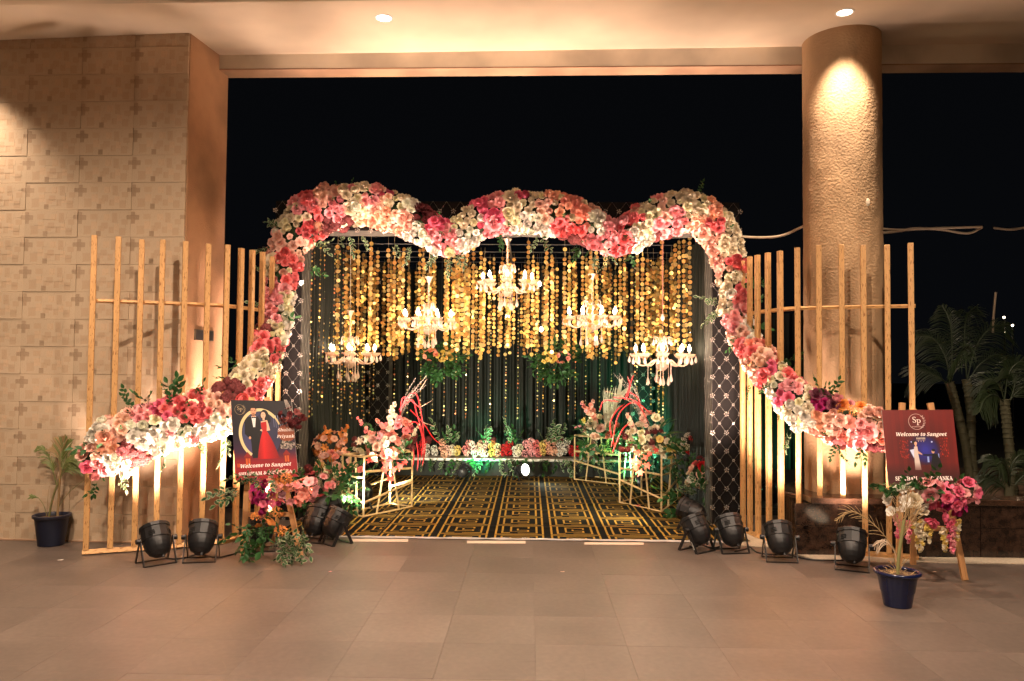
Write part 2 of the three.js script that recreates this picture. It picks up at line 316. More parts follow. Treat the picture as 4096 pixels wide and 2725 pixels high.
{
  const a = F4(3640, 2229), b = F4(4096, 2236), d = b.clone().sub(a).normalize(), t = thing('planter_wall', 'low dark granite planter wall with flat coping, right of the column plinth', 'wall', a);
  t.rotation.y = Math.atan2(-d.z, d.x);
  for (let k = -1; k < 6; k++) for (let r = 0; r < 2; r++) {
    const g = rbox(0.745, r ? 0.178 : 0.24, 0.03, 0.002, 0, 0, 0); uvBox(g, 1, 1, 1); g.attributes.uv.array.forEach((q, i, arr) => { arr[i] = q + k * 0.37 + r * 0.21; });
    mesh('granite_panel', g, M.granite, t).position.set(0.2 + k * 0.75, r ? 0.332 : 0.12, -0.016);
  }
  mesh('coping', uvBox(rbox(6, 0.05, 0.24, 0.008), 1, 1, 1).translate(2.2, 0.448, -0.1), M.coping, t);
  mesh('planter_core', box(6, 0.41, 0.14, 2.2, 0.205, -0.105), M.black, t);
  const soil = mesh('planting_soil', new THREE.PlaneGeometry(5, 3, 24, 10).rotateX(-Math.PI / 2).translate(2.9, 0.36, -1.7), M.soil, t);
  const p = soil.geometry.attributes.position; for (let i = 0; i < p.count; i++) p.setY(i, p.getY(i) + 0.05 * noise.noise(p.getX(i) * 2, 0, p.getZ(i) * 2)); soil.geometry.computeVertexNormals();
}
{ // cream border strip in the floor along fence and planter
  const pts = [[2960, 2186], [3070, 2190], [3170, 2216], [3250, 2238], [3480, 2251], [3700, 2253], [4096, 2259], [4400, 2264], [4400, 2236], [3674, 2232], [3560, 2224], [3375, 2214], [3192, 2190], [3063, 2158], [2973, 2118]].map(([x, y]) => F4(x, y));
  const sh = new THREE.Shape(pts.map((p) => new THREE.Vector2(p.x, -p.z)));
  const g = new THREE.ExtrudeGeometry(sh, { depth: 0.006, bevelEnabled: false }).rotateX(-Math.PI / 2);
  tag(mesh('border_strip', g, M.cream), 'cream stone border strip in the floor along the right fence and planter wall', 'floor border');
}
// ---------------------------------------------------------------- ceiling downlights
{
  const spots = [[1535, 70, 'bright round recessed downlight near the middle of the ceiling'], [3380, 48, 'bright round recessed downlight just in front of the round column']];
  const places = spots.map(([x, y, l]) => { const r = rayOf(x / SC, y / SC); const t = (4.476 - 1.5) / (r.y - CEIL_T * r.x); return [V(0, 1.5, 0).addScaledVector(r, t), l]; });
  const more = [[-4.95, -6.3, 'recessed downlight close to the left tiled wall'], [-3.2, -3.6, 'recessed downlight over the left half of the porch'], [0.0, -3.2, 'recessed downlight over the middle of the porch'], [3.0, -3.4, 'recessed downlight over the right half of the porch'], [-1.8, -0.2, 'recessed downlight behind the photographer on the left'], [1.8, -0.2, 'recessed downlight behind the photographer on the right']];
  for (const [x, z, l] of more) places.push([V(x, ceilY(x), z), l]);
  places.forEach(([p, l], di) => { const hid = di > 2;
    const d = thing('ceiling_downlight', l, 'downlight', [p.x, p.y, p.z], 0, 'downlights in the porch ceiling');
    mesh('trim_ring', lathe([[0.062, -0.001], [0.064, -0.006], [0.078, -0.005], [0.08, 0]], 32), M.white, d);
    mesh('lamp_disc', new THREE.CircleGeometry(0.063, 32).rotateX(Math.PI / 2).translate(0, -0.004, 0), M.downlamp, d);
    spot(d, V(0, -0.02, 0), V(0, -2, 0), WARM, di === 2 ? 20 : hid ? 54 : LIGHT.down, hid ? 1.45 : 0.83, hid ? 0.5 : 0.45, 3, 'downlight_light');
  });
}
// ---------------------------------------------------------------- slat fences
function fence(label, foot, rail, topY, midY, seed) {
  R = rng(seed);
  const f = thing('slat_fence', label, 'fence', [0, 0, 0]);
  const pts = rail.map(([x, y]) => F4(x, y));
  for (let i = 0; i < pts.length - 1; i++) { // rails follow the curve
    mesh('bottom_rail', bar(pts[i].clone().setY(0.02), pts[i + 1].clone().setY(0.02), 0.038, 0.04), M.gold, f);
    const s = 0.022, off = pts[i + 1].clone().sub(pts[i]).normalize(); const back = V(-off.z, 0, off.x).multiplyScalar(off.x > 0 ? -0.034 : 0.034); if (back.z > 0) back.negate();
    mesh('middle_rail', bar(pts[i].clone().setY(midY).add(back), pts[i + 1].clone().setY(midY).add(back), s, 0.03), M.gold, f);
  }
  for (const x of foot) { // slat stands where the rail passes under this x
    let best = null;
    for (let i = 0; i < rail.length - 1; i++) { const [x0, y0] = rail[i], [x1, y1] = rail[i + 1]; if ((x - x0) * (x - x1) <= 0) { const t = (x - x0) / (x1 - x0); best = [F4(x, y0 + (y1 - y0) * t), Math.atan2(-(pts[i + 1].z - pts[i].z), pts[i + 1].x - pts[i].x)]; } }
    const [p, turn] = best, h = topY + rr(-0.012, 0.012) - 0.04;
    const g = new RoundedBoxGeometry(0.042, h, 0.04, 1, 0.003); const q = g.attributes.position, uv = g.attributes.uv, o = R();
    for (let i = 0; i < q.count; i++) uv.setXY(i, q.getX(i) + q.getZ(i) + o, q.getY(i) + o * 3);
    const m = mesh('slat', g, M.gold, f); m.position.set(p.x, 0.04 + h / 2, p.z); m.rotation.y = turn; m.rotation.z = rr(-0.003, 0.003);
  }
  return f;
}
fence('curved fence of gold painted upright slats before the tiled wall, left of the arch', [340, 438, 534, 620, 712, 804, 883, 939, 985, 1027, 1067, 1100],
  [[326, 2222], [449, 2213], [704, 2196], [890, 2178], [964, 2157], [1020, 2137], [1064, 2118], [1108, 2092]], 2.555, 2.03, 11);
fence('curved fence of gold painted upright slats before the round column, right of the arch', [2973, 3002, 3034, 3077, 3126, 3197, 3283, 3375, 3463, 3560, 3657],
  [[2966, 2122], [3002, 2140], [3034, 2154], [3077, 2168], [3130, 2187], [3197, 2201], [3283, 2211], [3375, 2220], [3463, 2227], [3560, 2234], [3676, 2244]], 2.565, 2.05, 12);

// ---------------------------------------------------------------- the black lattice-covered booth behind the flower garland
const BX = [-2.555, -2.28, 1.79, 2.062], BZ = [-7.77, -8.09, -11.0, -11.3], BT = [2.875, 3.173];
const starShape = (() => { // five rounded rhinestone petals round a bead
  const l = [new THREE.IcosahedronGeometry(0.007, 0)];
  for (let k = 0; k < 5; k++) { const a = k * 1.2566; l.push(new THREE.IcosahedronGeometry(0.0088, 0).scale(1, 1, 0.6).translate(Math.cos(a) * 0.0185, Math.sin(a) * 0.0185, 0)); }
  return merge(l);
})();
const ringShape = new THREE.TorusGeometry(0.0105, 0.0032, 5, 12);
// diamond net over a w x h panel in the local xy plane: cords with stars and rings where they cross
function lattice(parent, w, h, dx, dy, stars, rings, rope, mat, seed) {
  R = rng(seed);
  const cords = [], nx = Math.round(w / dx), ny = Math.round(h / dy), nodes = [];
  const P = (i, j) => V(Math.min(w, i * dx) - w / 2, Math.min(h, j * dy), 0.006).add(V(rr(-1, 1) * dx * 0.03, rr(-1, 1) * dy * 0.03, 0));
  const grid = []; for (let i = 0; i <= nx; i++) { grid[i] = []; for (let j = 0; j <= ny; j++) grid[i][j] = P(i, j); }
  for (let j = 0; j < ny; j++) for (let i = 0; i <= nx; i++) {
    if ((i + j) % 2) continue;
    for (const s of [-1, 1]) {
      const b = grid[i + s]?.[j + 1]; if (!b) continue; const a = grid[i][j];
      const v = b.clone().sub(a), L = v.length(), n = Math.max(2, Math.round(L / 0.011));
      if (rope) { for (let k = 0; k < n; k++) { const q = a.clone().addScaledVector(v, (k + 0.5) / n); cords.push(new THREE.OctahedronGeometry(0.0036, 0).rotateZ(k).translate(q.x, q.y, q.z)); } }
      else cords.push(rod(a, b, 0.0016, 4));
    }
    nodes.push([i, j]);
  }
  const c = mesh('net_cord', merge(cords), mat, parent);
  const out = [];
  for (const [i, j] of nodes) {
    const p = grid[i][j];
    if (stars && j % 2 === 0) { const m = mesh('rhinestone_star', starShape, M.glitter, parent); m.position.copy(p).setZ(0.012); m.rotation.z = rr(0, 6); out.push(m); }
    else if (rings) { const m = mesh('net_ring', ringShape, M.glitter, parent); m.position.copy(p).setZ(0.008); }
  }
  return c;
}
function post(label, x0, x1, z0, z1, h, inner, full, seed) { // a box truss leg wrapped in black cloth with nets
  const t = thing('booth_post', label, 'post', [(x0 + x1) / 2, 0, (z0 + z1) / 2]), w = x1 - x0, d = z0 - z1;
  const at = (name, m, ww, x, z, turn) => { const g = new THREE.Group(); g.name = name; t.add(g); g.position.set(x, 0, z); g.rotation.y = turn; mesh('cloth', box(ww, h, 0.006, 0, h / 2, -0.003), m, g); return g; };
  const fr = at('front_panel', M.blackcloth, w, 0, d / 2, 0);
  lattice(fr, w, h, full ? 0.0685 : 0.07, 0.0905, true, full, true, M.glitter, seed);
  const ins = at('inner_panel', M.greycloth, d, inner * w / 2, 0, inner * Math.PI / 2);
  lattice(ins, d, h, d / 6, 0.135, false, false, false, M.netcord, seed + 1);
  at('outer_panel', M.blackcloth, d, -inner * w / 2, 0, -inner * Math.PI / 2);
  at('back_panel', M.blackcloth, w, 0, -d / 2, Math.PI);
  return t;
}
post('front left booth post, black cloth with rhinestone net, beside the couple poster', BX[0], BX[1], BZ[0], BZ[1], BT[1], 1, true, 21);
post('front right booth post, black cloth with rhinestone net, beside the right fence', BX[2], BX[3], BZ[0], BZ[1], BT[1], -1, true, 23);
post('dim netted post at the rear left corner of the booth behind the flower stand', -2.27, -1.98, -11.02, -11.3, 3.0, 1, false, 25);
post('dim netted post at the rear right corner of the booth behind the flower stands', 1.44, 1.72, -11.02, -11.3, 3.0, -1, false, 27);
{
  const t = thing('booth_lintel', 'black netted crossbeam with grey underside over the booth opening, mostly hidden by flowers', 'beam', [(BX[0] + BX[3]) / 2, BT[0], (BZ[0] + BZ[1]) / 2]);
  const w = BX[2] - BX[1] - 0.006, h = BT[1] - BT[0] - 0.004, d = BZ[0] - BZ[1];
  const f = new THREE.Group(); f.name = 'front_panel'; t.add(f); f.position.set(0, 0.003, d / 2);
  mesh('cloth', box(w, h, 0.006, 0, h / 2, -0.003), M.blackcloth, f);
  lattice(f, w, h, 0.0685, 0.098, true, true, true, M.glitter, 31);
  const u = new THREE.Group(); u.name = 'underside_panel'; t.add(u); u.rotation.x = Math.PI / 2; u.position.set(0, 0, -d / 2 + 0.003);
  mesh('cloth', box(w, d - 0.01, 0.006, 0, d / 2, -0.003), M.greycloth, u);
  lattice(u, w, d, 0.17, d / 6, false, false, false, M.netcord, 32);
  mesh('top_panel', box(w, 0.006, d - 0.01, 0, h, 0), M.blackcloth, t);
  mesh('back_panel', box(w, h, 0.006, 0, h / 2, -d / 2 + 0.003), M.blackcloth, t);
}
function drape(label, a, b, y0, y1, folds, depth, seed) {
  const w = a.distanceTo(b), dir = b.clone().sub(a).normalize(), nrm = V(-dir.z, 0, dir.x);
  R = rng(seed); const ph = rr(0, 9);
  const g = sheet((u, v) => {
    const s = u * folds * 6.283, k = 0.55 + 0.45 * (1 - v), o = depth * k * (Math.sin(s + ph + 1.6 * noise.noise(u * 9, v * 1.2, seed)) + 0.5 * Math.sin(s * 2.3 + v + seed)) + 0.05 * noise.noise(u * 5, v * 2, seed + 3);
    const q = a.clone().addScaledVector(dir, u * w).addScaledVector(nrm, o); return [q.x, y0 + (y1 - y0) * v + 0.02 * noise.noise(u * 20, 0, seed) * (1 - v), q.z];
  }, Math.round(folds * 12), 26);
  return tag(mesh(numbered('curtain'), g, M.drape), label, 'curtain');
}
drape('long black pleated curtain across the back of the booth', V(-2.3, 0, -11.62), V(1.75, 0, -11.62), 0.03, 2.98, 26, 0.035, 41);
drape('black pleated curtain along the left side of the booth', V(-2.42, 0, -8.12), V(-2.32, 0, -11.6), 0.02, 2.98, 20, 0.03, 42);
drape('black pleated curtain along the right side of the booth, green near the floor', V(1.8, 0, -11.6), V(1.95, 0, -8.12), 0.02, 2.98, 20, 0.03, 43);
{ // thin steel pipes that carry the strings and lamps
  const t = thing('ceiling_pipe_grid', 'thin dark pipes across the top of the booth carrying the gold strings', 'pipe frame', [0, 2.99, 0]);
  for (const z of [-8.7, -9.3, -9.9, -10.4, -10.85]) mesh('pipe', rod(V(-2.4, 0, z), V(1.95, 0, z), 0.006, 6), M.black, t);
  for (const x of [-2.38, -0.25, 1.92]) mesh('pipe', rod(V(x, -0.024, -8.1), V(x, -0.024, -11.1), 0.012, 6), M.black, t);
}
// ---------------------------------------------------------------- carpets with a gold key pattern
{
  R = rng(51);
  const key = canvas(512, 512, (c, W) => {
    c.fillStyle = '#080a07'; c.fillRect(0, 0, W, W);
    for (let k = 0; k < 5000; k++) { c.fillStyle = `rgba(${20 + R() * 22},${22 + R() * 22},${14 + R() * 14},0.3)`; c.fillRect(R() * W, R() * W, 2, 2); }
    c.strokeStyle = '#a48036'; c.lineWidth = 18; c.lineJoin = 'miter'; c.lineCap = 'butt';
    const P = (l) => { c.beginPath(); l.forEach(([x, y], i) => (i ? c.lineTo(x, y) : c.moveTo(x, y))); c.stroke(); };
    P([[40, 20], [40, 490], [472, 490], [472, 20], [29, 20]]);
    P([[170, 436], [98, 436], [98, 76], [414, 76], [414, 436], [240, 436]]);
    P([[176, 360], [176, 150], [340, 150], [340, 212]]); P([[165, 360], [336, 360], [336, 280], [240, 280], [240, 212]]);
    c.globalAlpha = 0.3; for (let k = 0; k < 2600; k++) { c.fillStyle = R() > 0.5 ? '#2a200c' : '#b88a3c'; c.fillRect(R() * W, R() * W, 3, 2); }
  });
  const strip = (name, label, x0, x1, z0, z1, y, px, ox, seed) => {
    const w = x1 - x0, d = z0 - z1;
    const g = sheet((u, v) => {
      const x = x0 + u * w, z = z0 - v * d; let k = 0.004 * (1 + noise.noise(x * 1.4, z * 5, seed));
      k += 0.022 * Math.max(0, noise.noise(x * 1.1 + 4, z * 2.2, seed + 5)) * Math.max(0, Math.sin(z * 24 + 3 * noise.noise(x * 1.5, z, 3)));
      return [x, y + k, z + 0.012 * noise.noise(x * 2, z * 1.5, seed + 9)];
    }, Math.round(w * 22), Math.round(d * 34));
    const p = g.attributes.position, uv = g.attributes.uv;
    for (let i = 0; i < p.count; i++) uv.setXY(i, (p.getX(i) - ox) / px, -p.getZ(i) / 0.422);
    return tag(mesh(name, g, new THREE.MeshPhysicalMaterial({ color: rgb(0.85, 0.85, 0.85), roughness: 0.95, specularIntensity: 0.25, map: key })), label, 'carpet');
  };
  strip('carpet', 'black carpet with gold key squares covering the booth floor', -1.345, 1.95, -7.02, -11.3, 0.009, 0.509, -0.337, 3);
  strip('carpet_001', 'narrow carpet strip of the gold key pattern under the left flower stand', -2.27, -1.352, -7.02, -11.3, 0.004, 0.509, -1.62, 8);
  const pl = sheet((u, v) => [-2.1 + u * 3.85, 0.006 + 0.006 * noise.noise(u * 30, v * 2, 1) + 0.01 * Math.sin(v * 3.1), -7.045 + v * 0.06 + 0.004 * noise.noise(u * 12, 0, 5)], 80, 3);
  tag(mesh('plastic_trim', pl, new THREE.MeshPhysicalMaterial({ color: rgb(0.5, 0.48, 0.46), roughness: 0.15, metalness: 0.3, side: THREE.DoubleSide })), 'shiny transparent plastic trim along the front edge of the carpet', 'carpet trim');
  const tapes = [[1402, 2158, 1632, 2170, 'pale tape strip on the floor before the left end of the carpet'], [1868, 2166, 2102, 2177, 'pale tape strip on the floor before the middle of the carpet'], [2338, 2172, 2575, 2182, 'pale tape strip on the floor before the right part of the carpet']];
  for (const [a, y0, b, y1, l] of tapes) {
    const p = F4(a, y0), q = F4(b, y0 + 1), r = F4(b, y1), s = F4(a, y1 - 1);
    const sh = new THREE.Shape([p, q, r, s].map((o) => new THREE.Vector2(o.x, -o.z)));
    tag(mesh(numbered('tape_strip'), new THREE.ExtrudeGeometry(sh, { depth: 0.002, bevelEnabled: false }).rotateX(-Math.PI / 2).translate(0, 0.002, 0), M.tape), l, 'tape');
  }
}
// ---------------------------------------------------------------- low bench across the back
{
  const y = 0.255, z0 = -11.08, z1 = -11.45, x0 = -1.9, x1 = 1.75, t = thing('low_bench', 'low black bench with white top edge under the flower row', 'bench', [(x0 + x1) / 2, 0, (z0 + z1) / 2]);
  mesh('top_board', rbox(x1 - x0, 0.035, z0 - z1, 0.004, 0, y - 0.018, 0), std([0.62, 0.6, 0.54], 0.6, 0, { map: T.speck }), t);
  mesh('front_cloth', sheet((u, v) => [(u - 0.5) * (x1 - x0), v * (y - 0.037), (z0 - z1) / 2 - 0.012 + 0.006 * Math.sin(u * 90 + noise.noise(u * 10, v, 2) * 3)], 120, 4), std([0.013, 0.015, 0.012], 0.85, 0, DS), t);
  for (const x of [-1.7, -0.6, 0.6, 1.65]) mesh('trestle', box(0.04, y - 0.04, 0.3, x, (y - 0.04) / 2, 0), M.black, t);
}
// ---------------------------------------------------------------- flowers
function petal(phi, r0, L, W, t0, t1, cup, ruf = 0, nu = 3, nv = 3, ph = 0) {
  const er = [Math.cos(phi), Math.sin(phi)], k = t1 - t0 || 1e-3;
  return sheet((u, v) => {
    const s = u * 2 - 1, t = t0 + k * v, w = W * Math.pow(Math.sin(Math.PI * (0.1 + 0.78 * v)), 0.7);
    let r = r0 + L * (Math.cos(t0) - Math.cos(t)) / k, y = L * (Math.sin(t) - Math.sin(t0)) / k;
    r -= cup * s * s * w; y -= s * s * v * v * 0.12 * L; y += ruf * Math.sin(s * 5 + ph) * v; r += ruf * 0.7 * Math.cos(s * 6 + ph * 2) * v;
    const lat = s * w; return [er[0] * r - er[1] * lat, y, er[1] * r + er[0] * lat];
  }, nu, nv);
}
R = rng(101);
const FL = {};
const variants = (n, f) => Array.from({ length: n }, f);
FL.rose = variants(4, () => { // cupped rings of petals round a closed heart
  const l = [], j = (q = 0.1) => rr(-q, q), o = rr(0, 6);
  for (let k = 0; k < 5; k++) l.push(petal(o + k * 1.257 + j(), 0.08, rr(1.05, 1.2), 0.62, 1.0 + j(), 1.35 + j(0.25), 0.12, 0.03));
  for (let k = 0; k < 5; k++) l.push(petal(o + 0.6 + k * 1.257 + j(), 0.08, rr(1.0, 1.1), 0.56, 1.15 + j(), 0.35 + j(), 0.28, 0.02));
  for (let k = 0; k < 4; k++) l.push(petal(o + 0.2 + k * 1.57 + j(), 0.06, rr(0.9, 1.0), 0.44, 1.0 + j(), -0.05 + j(), 0.4, 0.02));
  for (let k = 0; k < 4; k++) l.push(petal(o + 0.9 + k * 1.57 + j(), 0.05, rr(0.82, 0.9), 0.32, 0.7, -0.25 + j(), 0.5));
  for (let k = 0; k < 3; k++) l.push(petal(o + k * 2.09, 0.05, 0.76, 0.2, 0.4, -0.35, 0.6, 0, 3, 2));
  return merge(l);
});
FL.peony = variants(4, () => { // fuller, looser bloom with ruffled rims
  const l = [], j = (q = 0.2) => rr(-q, q), o = rr(0, 6);
  for (let k = 0; k < 6; k++) l.push(petal(o + k * 1.047 + j(), 0.06, rr(1.0, 1.15), 0.54, 0.9 + j(), 1.4 + j(), 0.1, 0.06, 3, 3, rr(0, 6)));
  for (let k = 0; k < 6; k++) l.push(petal(o + 0.5 + k * 1.047 + j(), 0.06, rr(0.92, 1.05), 0.46, 0.95 + j(), 0.6 + j(), 0.2, 0.06, 3, 3, rr(0, 6)));
  for (let k = 0; k < 7; k++) l.push(petal(o + k * 0.9 + j(), 0.05, rr(0.78, 0.95), 0.34, 0.7 + j(), 0.1 + j(), 0.3, 0.06, 3, 2, rr(0, 6)));
  for (let k = 0; k < 5; k++) l.push(petal(o + k * 1.257 + j(), 0.03, rr(0.7, 0.8), 0.24, 0.35 + j(), -0.1 + j(), 0.35, 0.05, 3, 2, rr(0, 6)));
  return merge(l);
});
FL.ranunculus = variants(3, () => { // tight ball of overlapping petals
  const l = [], j = (q = 0.1) => rr(-q, q), o = rr(0, 6);
  for (let k = 0; k < 6; k++) l.push(petal(o + k * 1.047 + j(), 0.06, rr(1.15, 1.25), 0.62, 1.35 + j(), 0.1 + j(0.25), 0.3, 0.02));
  for (let k = 0; k < 5; k++) l.push(petal(o + 0.5 + k * 1.257 + j(), 0.05, rr(1.15, 1.2), 0.54, 1.3 + j(), -0.45 + j(), 0.36, 0.015));
  for (let k = 0; k < 4; k++) l.push(petal(o + 0.2 + k * 1.57 + j(), 0.04, rr(1.05, 1.1), 0.42, 1.0, -0.55 + j(), 0.42));
  for (let k = 0; k < 3; k++) l.push(petal(o + k * 2.09, 0.03, 0.95, 0.28, 0.6, -0.5, 0.5, 0, 3, 2));
  return merge(l);
});
FL.bud = variants(3, () => { // half-open tulip-like rose
  const l = [], j = () => rr(-0.1, 0.1), o = rr(0, 6);
  for (let k = 0; k < 4; k++) l.push(petal(o + k * 1.57 + j(), 0.12, 1.05, 0.55, 0.75 + j(), 0.1 + j(), 0.5, 0.02));
  for (let k = 0; k < 3; k++) l.push(petal(o + 0.7 + k * 2.09 + j(), 0.12, 0.95, 0.42, 0.55, -0.1, 0.6));
  for (let k = 0; k < 3; k++) l.push(petal(o + k * 2.09 + j(), 0.12, 0.8, 0.56, 1.2 + j(), 1.6, 0.25, 0.04));
  return merge(l);
});
FL.carnation = variants(4, () => {
  const l = [];
  for (let k = 0; k < 26; k++) { const t = 0.1 + 1.3 * Math.sqrt((k + 0.5) / 26); l.push(petal(k * 2.4 + rr(-0.2, 0.2), 0.06, rr(0.8, 0.95), 0.34, t * 0.6, t * 1.15, 0.15, 0.1, 3, 2, rr(0, 6))); }
  return merge(l);
});
FL.hydrangea = variants(3, () => {
  const l = [];
  for (let k = 0; k < 20; k++) {
    const y = 1 - (k + 0.5) / 20 * 0.95, rad = Math.sqrt(1 - y * y), a = k * 2.4, n = V(Math.cos(a) * rad, y, Math.sin(a) * rad), q = new THREE.Quaternion().setFromUnitVectors(UP, n);
    const fl = []; for (let m = 0; m < 4; m++) fl.push(petal(m * 1.57 + k, 0.02, 0.3, 0.17, 1.0, 1.7, 0.1, 0.02, 2, 2));
    l.push(merge(fl).applyQuaternion(q).translate(n.x * 0.75 * rr(0.9, 1.1), n.y * 0.6, n.z * 0.75));
  }
  return merge(l);
});
FL.pompon = variants(3, () => {
  const l = [];
  for (let k = 0; k < 64; k++) {
    const y = 1 - (k + 0.5) / 64 * 1.5, rad = Math.sqrt(Math.max(0, 1 - y * y)), a = k * 2.4, n = V(Math.cos(a) * rad, y, Math.sin(a) * rad), q = new THREE.Quaternion().setFromUnitVectors(UP, n);
    l.push(petal(rr(0, 6), 0, 0.36, 0.17, 0.5, 1.3, 0.3, 0, 2, 1).applyQuaternion(q).translate(n.x * 0.72, n.y * 0.62 + 0.25, n.z * 0.72));
  }
  return merge(l);
});
FL.orchid = variants(3, () => { const l = [], o = rr(0, 6); for (let k = 0; k < 5; k++) l.push(petal(o + k * 1.257 + rr(-0.15, 0.15), 0.05, rr(0.85, 1), 0.5, 0.7, 1.45, 0.2, 0.06)); for (let k = 0; k < 3; k++) l.push(petal(o + k * 2.1, 0.03, 0.45, 0.2, 0.1, 0.5, 0.4, 0, 2, 2)); return merge(l); });
FL.lily = variants(2, () => { const l = [], o = rr(0, 6); for (let k = 0; k < 6; k++) l.push(petal(o + k * 1.047, 0.06, 1.15, 0.27, 0.2, 1.5, 0.25, 0.02, 2, 4)); return merge(l); });
const FNAME = { ranunculus: 'ranunculus', rose: 'rose', peony: 'peony', bud: 'rosebud', carnation: 'carnation', hydrangea: 'hydrangea', pompon: 'pompon_flower', orchid: 'orchid_bloom', lily: 'lily' };

const PAL = {
  white: [0.8, 0.75, 0.66], cream: [0.78, 0.68, 0.5], blush: [0.84, 0.52, 0.42], peach: [0.83, 0.43, 0.3], pink: [0.82, 0.36, 0.38], coral: [0.76, 0.19, 0.2], hot: [0.74, 0.15, 0.25],
  maroon: [0.1, 0.013, 0.015], dusty: [0.17, 0.038, 0.038], red: [0.58, 0.012, 0.018], orange: [0.8, 0.3, 0.08], yellow: [0.75, 0.55, 0.16], magenta: [0.4, 0.02, 0.14], plum: [0.2, 0.05, 0.08], salmon: [0.8, 0.31, 0.24], lilac: [0.6, 0.35, 0.4],
};
const petalMat = {};
for (const [n, c] of Object.entries(PAL)) petalMat[n] = [1, 0.9, 1.07].map((k, i) => new THREE.MeshPhysicalMaterial({ color: rgb(Math.min(0.88, c[0] * k), Math.min(0.85, c[1] * (k + (i === 2 ? 0.08 : 0))), Math.min(0.8, c[2] * k)), roughness: 0.75, side: THREE.DoubleSide, transmission: 0.12, thickness: 0, specularIntensity: 0.4 }));
const tmpQ = new THREE.Quaternion();
function flower(parent, kind, color, p, n, size) { // p and n in the parent's frame
  const m = mesh(FNAME[kind], pick(FL[kind]), pick(petalMat[color]), parent);
  m.quaternion.setFromUnitVectors(UP, n.clone().normalize()).multiply(tmpQ.setFromAxisAngle(UP, rr(0, 6.28)));
  m.scale.setScalar(size * rr(0.9, 1.1)); m.scale.y *= rr(0.85, 1.1); m.position.copy(p); return m;
}
// leaves: green or with cream edges, on sprigs
function leafGeo(L, W, bend, variegated, fold = 0.25) {
  return sheet((u, v) => { const s = u * 2 - 1, w = W * Math.pow(Math.sin(Math.PI * Math.min(1, 0.04 + v * 0.94)), 0.8) * (1 - 0.35 * v); return [s * w, bend * v * v * L + fold * Math.abs(s) * w, v * L]; }, 4, 4,
    (u, v) => (variegated && (u < 0.1 || u > 0.9 || v > 0.95) ? [0.5, 0.52, 0.34] : [0.02 + 0.012 * v, 0.085 + 0.04 * Math.abs(u - 0.5), 0.022]));
}
const leafMat = new THREE.MeshPhysicalMaterial({ color: rgb(1, 1, 1), vertexColors: true, roughness: 0.5, side: THREE.DoubleSide, transmission: 0.25, thickness: 0, specularIntensity: 0.5 });
const stemCol = (g, c) => { const n = g.attributes.position.count, a = new Float32Array(n * 3); for (let i = 0; i < n; i++) a.set(c, i * 3); g.setAttribute('color', new THREE.BufferAttribute(a, 3)); return g; };
function sprigGeo(n, L, W, len, variegated, sag) {
  const l = [], pts = [0, 0.33, 0.66, 1].map((t) => V(0.06 * len * Math.sin(t * 4), -sag * t * t * len, t * len));
  l.push(stemCol(tube(pts, 0.0022, 8, 4).toNonIndexed(), [0.06, 0.09, 0.03]));
  const curve = new THREE.CatmullRomCurve3(pts);
  for (let k = 0; k < n; k++) {
    const t = (k + 1) / n, p = curve.getPointAt(t), side = k === n - 1 ? 0 : k % 2 ? 1 : -1;
    const g = leafGeo(L * rr(0.8, 1.15), W * rr(0.85, 1.1), rr(-0.5, 0.1), variegated).rotateX(rr(-0.2, 0.5)).rotateZ(rr(-0.6, 0.6)).rotateY(side * rr(0.7, 1.2)).translate(p.x, p.y, p.z);
    l.push(g);
  }
  return merge(l, true);
}
R = rng(102);
const SPRIG = { green: variants(4, () => sprigGeo(7, 0.055, 0.02, 0.17, false, rr(0.1, 0.5))), var: variants(4, () => sprigGeo(8, 0.05, 0.019, 0.2, true, rr(0.1, 0.6))), big: variants(3, () => sprigGeo(5, 0.1, 0.032, 0.2, false, 0.2)), round: variants(3, () => sprigGeo(9, 0.038, 0.016, 0.16, false, 0.3)) };
function sprig(parent, type, p, n, size = 1) { // grows from p along n
  const m = mesh('leaf_sprig', pick(SPRIG[type]), leafMat, parent);
  m.quaternion.setFromUnitVectors(V(0, 0, 1), n.clone().normalize()).multiply(tmpQ.setFromAxisAngle(V(0, 0, 1), rr(0, 6.28)));
  m.scale.setScalar(size * rr(0.8, 1.2)); m.position.copy(p); return m;
}
// a heap of flowers over an ellipsoid: centre c (world), radii, outward from the camera side and the top
function cluster(parent, c, rx, ry, rz, n, kinds, colors, size, opt = {}) {
  const got = [], o = parent.position, gap = (opt.gap ?? 1.35) * size; let tries = 0;
  while (got.length < n && tries++ < n * 40) {
    const d = V(rr(-1, 1), rr(opt.low ?? -0.7, 1), rr(opt.back ?? -0.35, 1)); const L = d.length(); if (L > 1 || L < 0.05) continue; d.divideScalar(L);
    const k = rr(0.85, 1.02), p = V(c.x + d.x * rx * k, c.y + d.y * ry * k, c.z + d.z * rz * k);
    if (got.some((q) => q.distanceTo(p) < gap)) continue; got.push(p);
    flower(parent, pick(kinds), pick(colors), p.clone().sub(o), V(d.x / rx, d.y / ry, d.z / rz).normalize().add(V(0, 0.12, 0.25)), size);
  }
  return got;
}
function greens(parent, c, rx, ry, rz, n, type, size = 1, opt = {}) {
  for (let k = 0; k < n; k++) {
    const d = V(rr(-1, 1), rr(opt.low ?? -1, opt.high ?? 1), rr(-0.3, 1)).normalize();
    sprig(parent, type, V(c.x + d.x * rx * 0.8, c.y + d.y * ry * 0.8, c.z + d.z * rz * 0.8).sub(parent.position), d.clone().add(V(0, opt.droop ?? 0, 0)), size);
  }
}
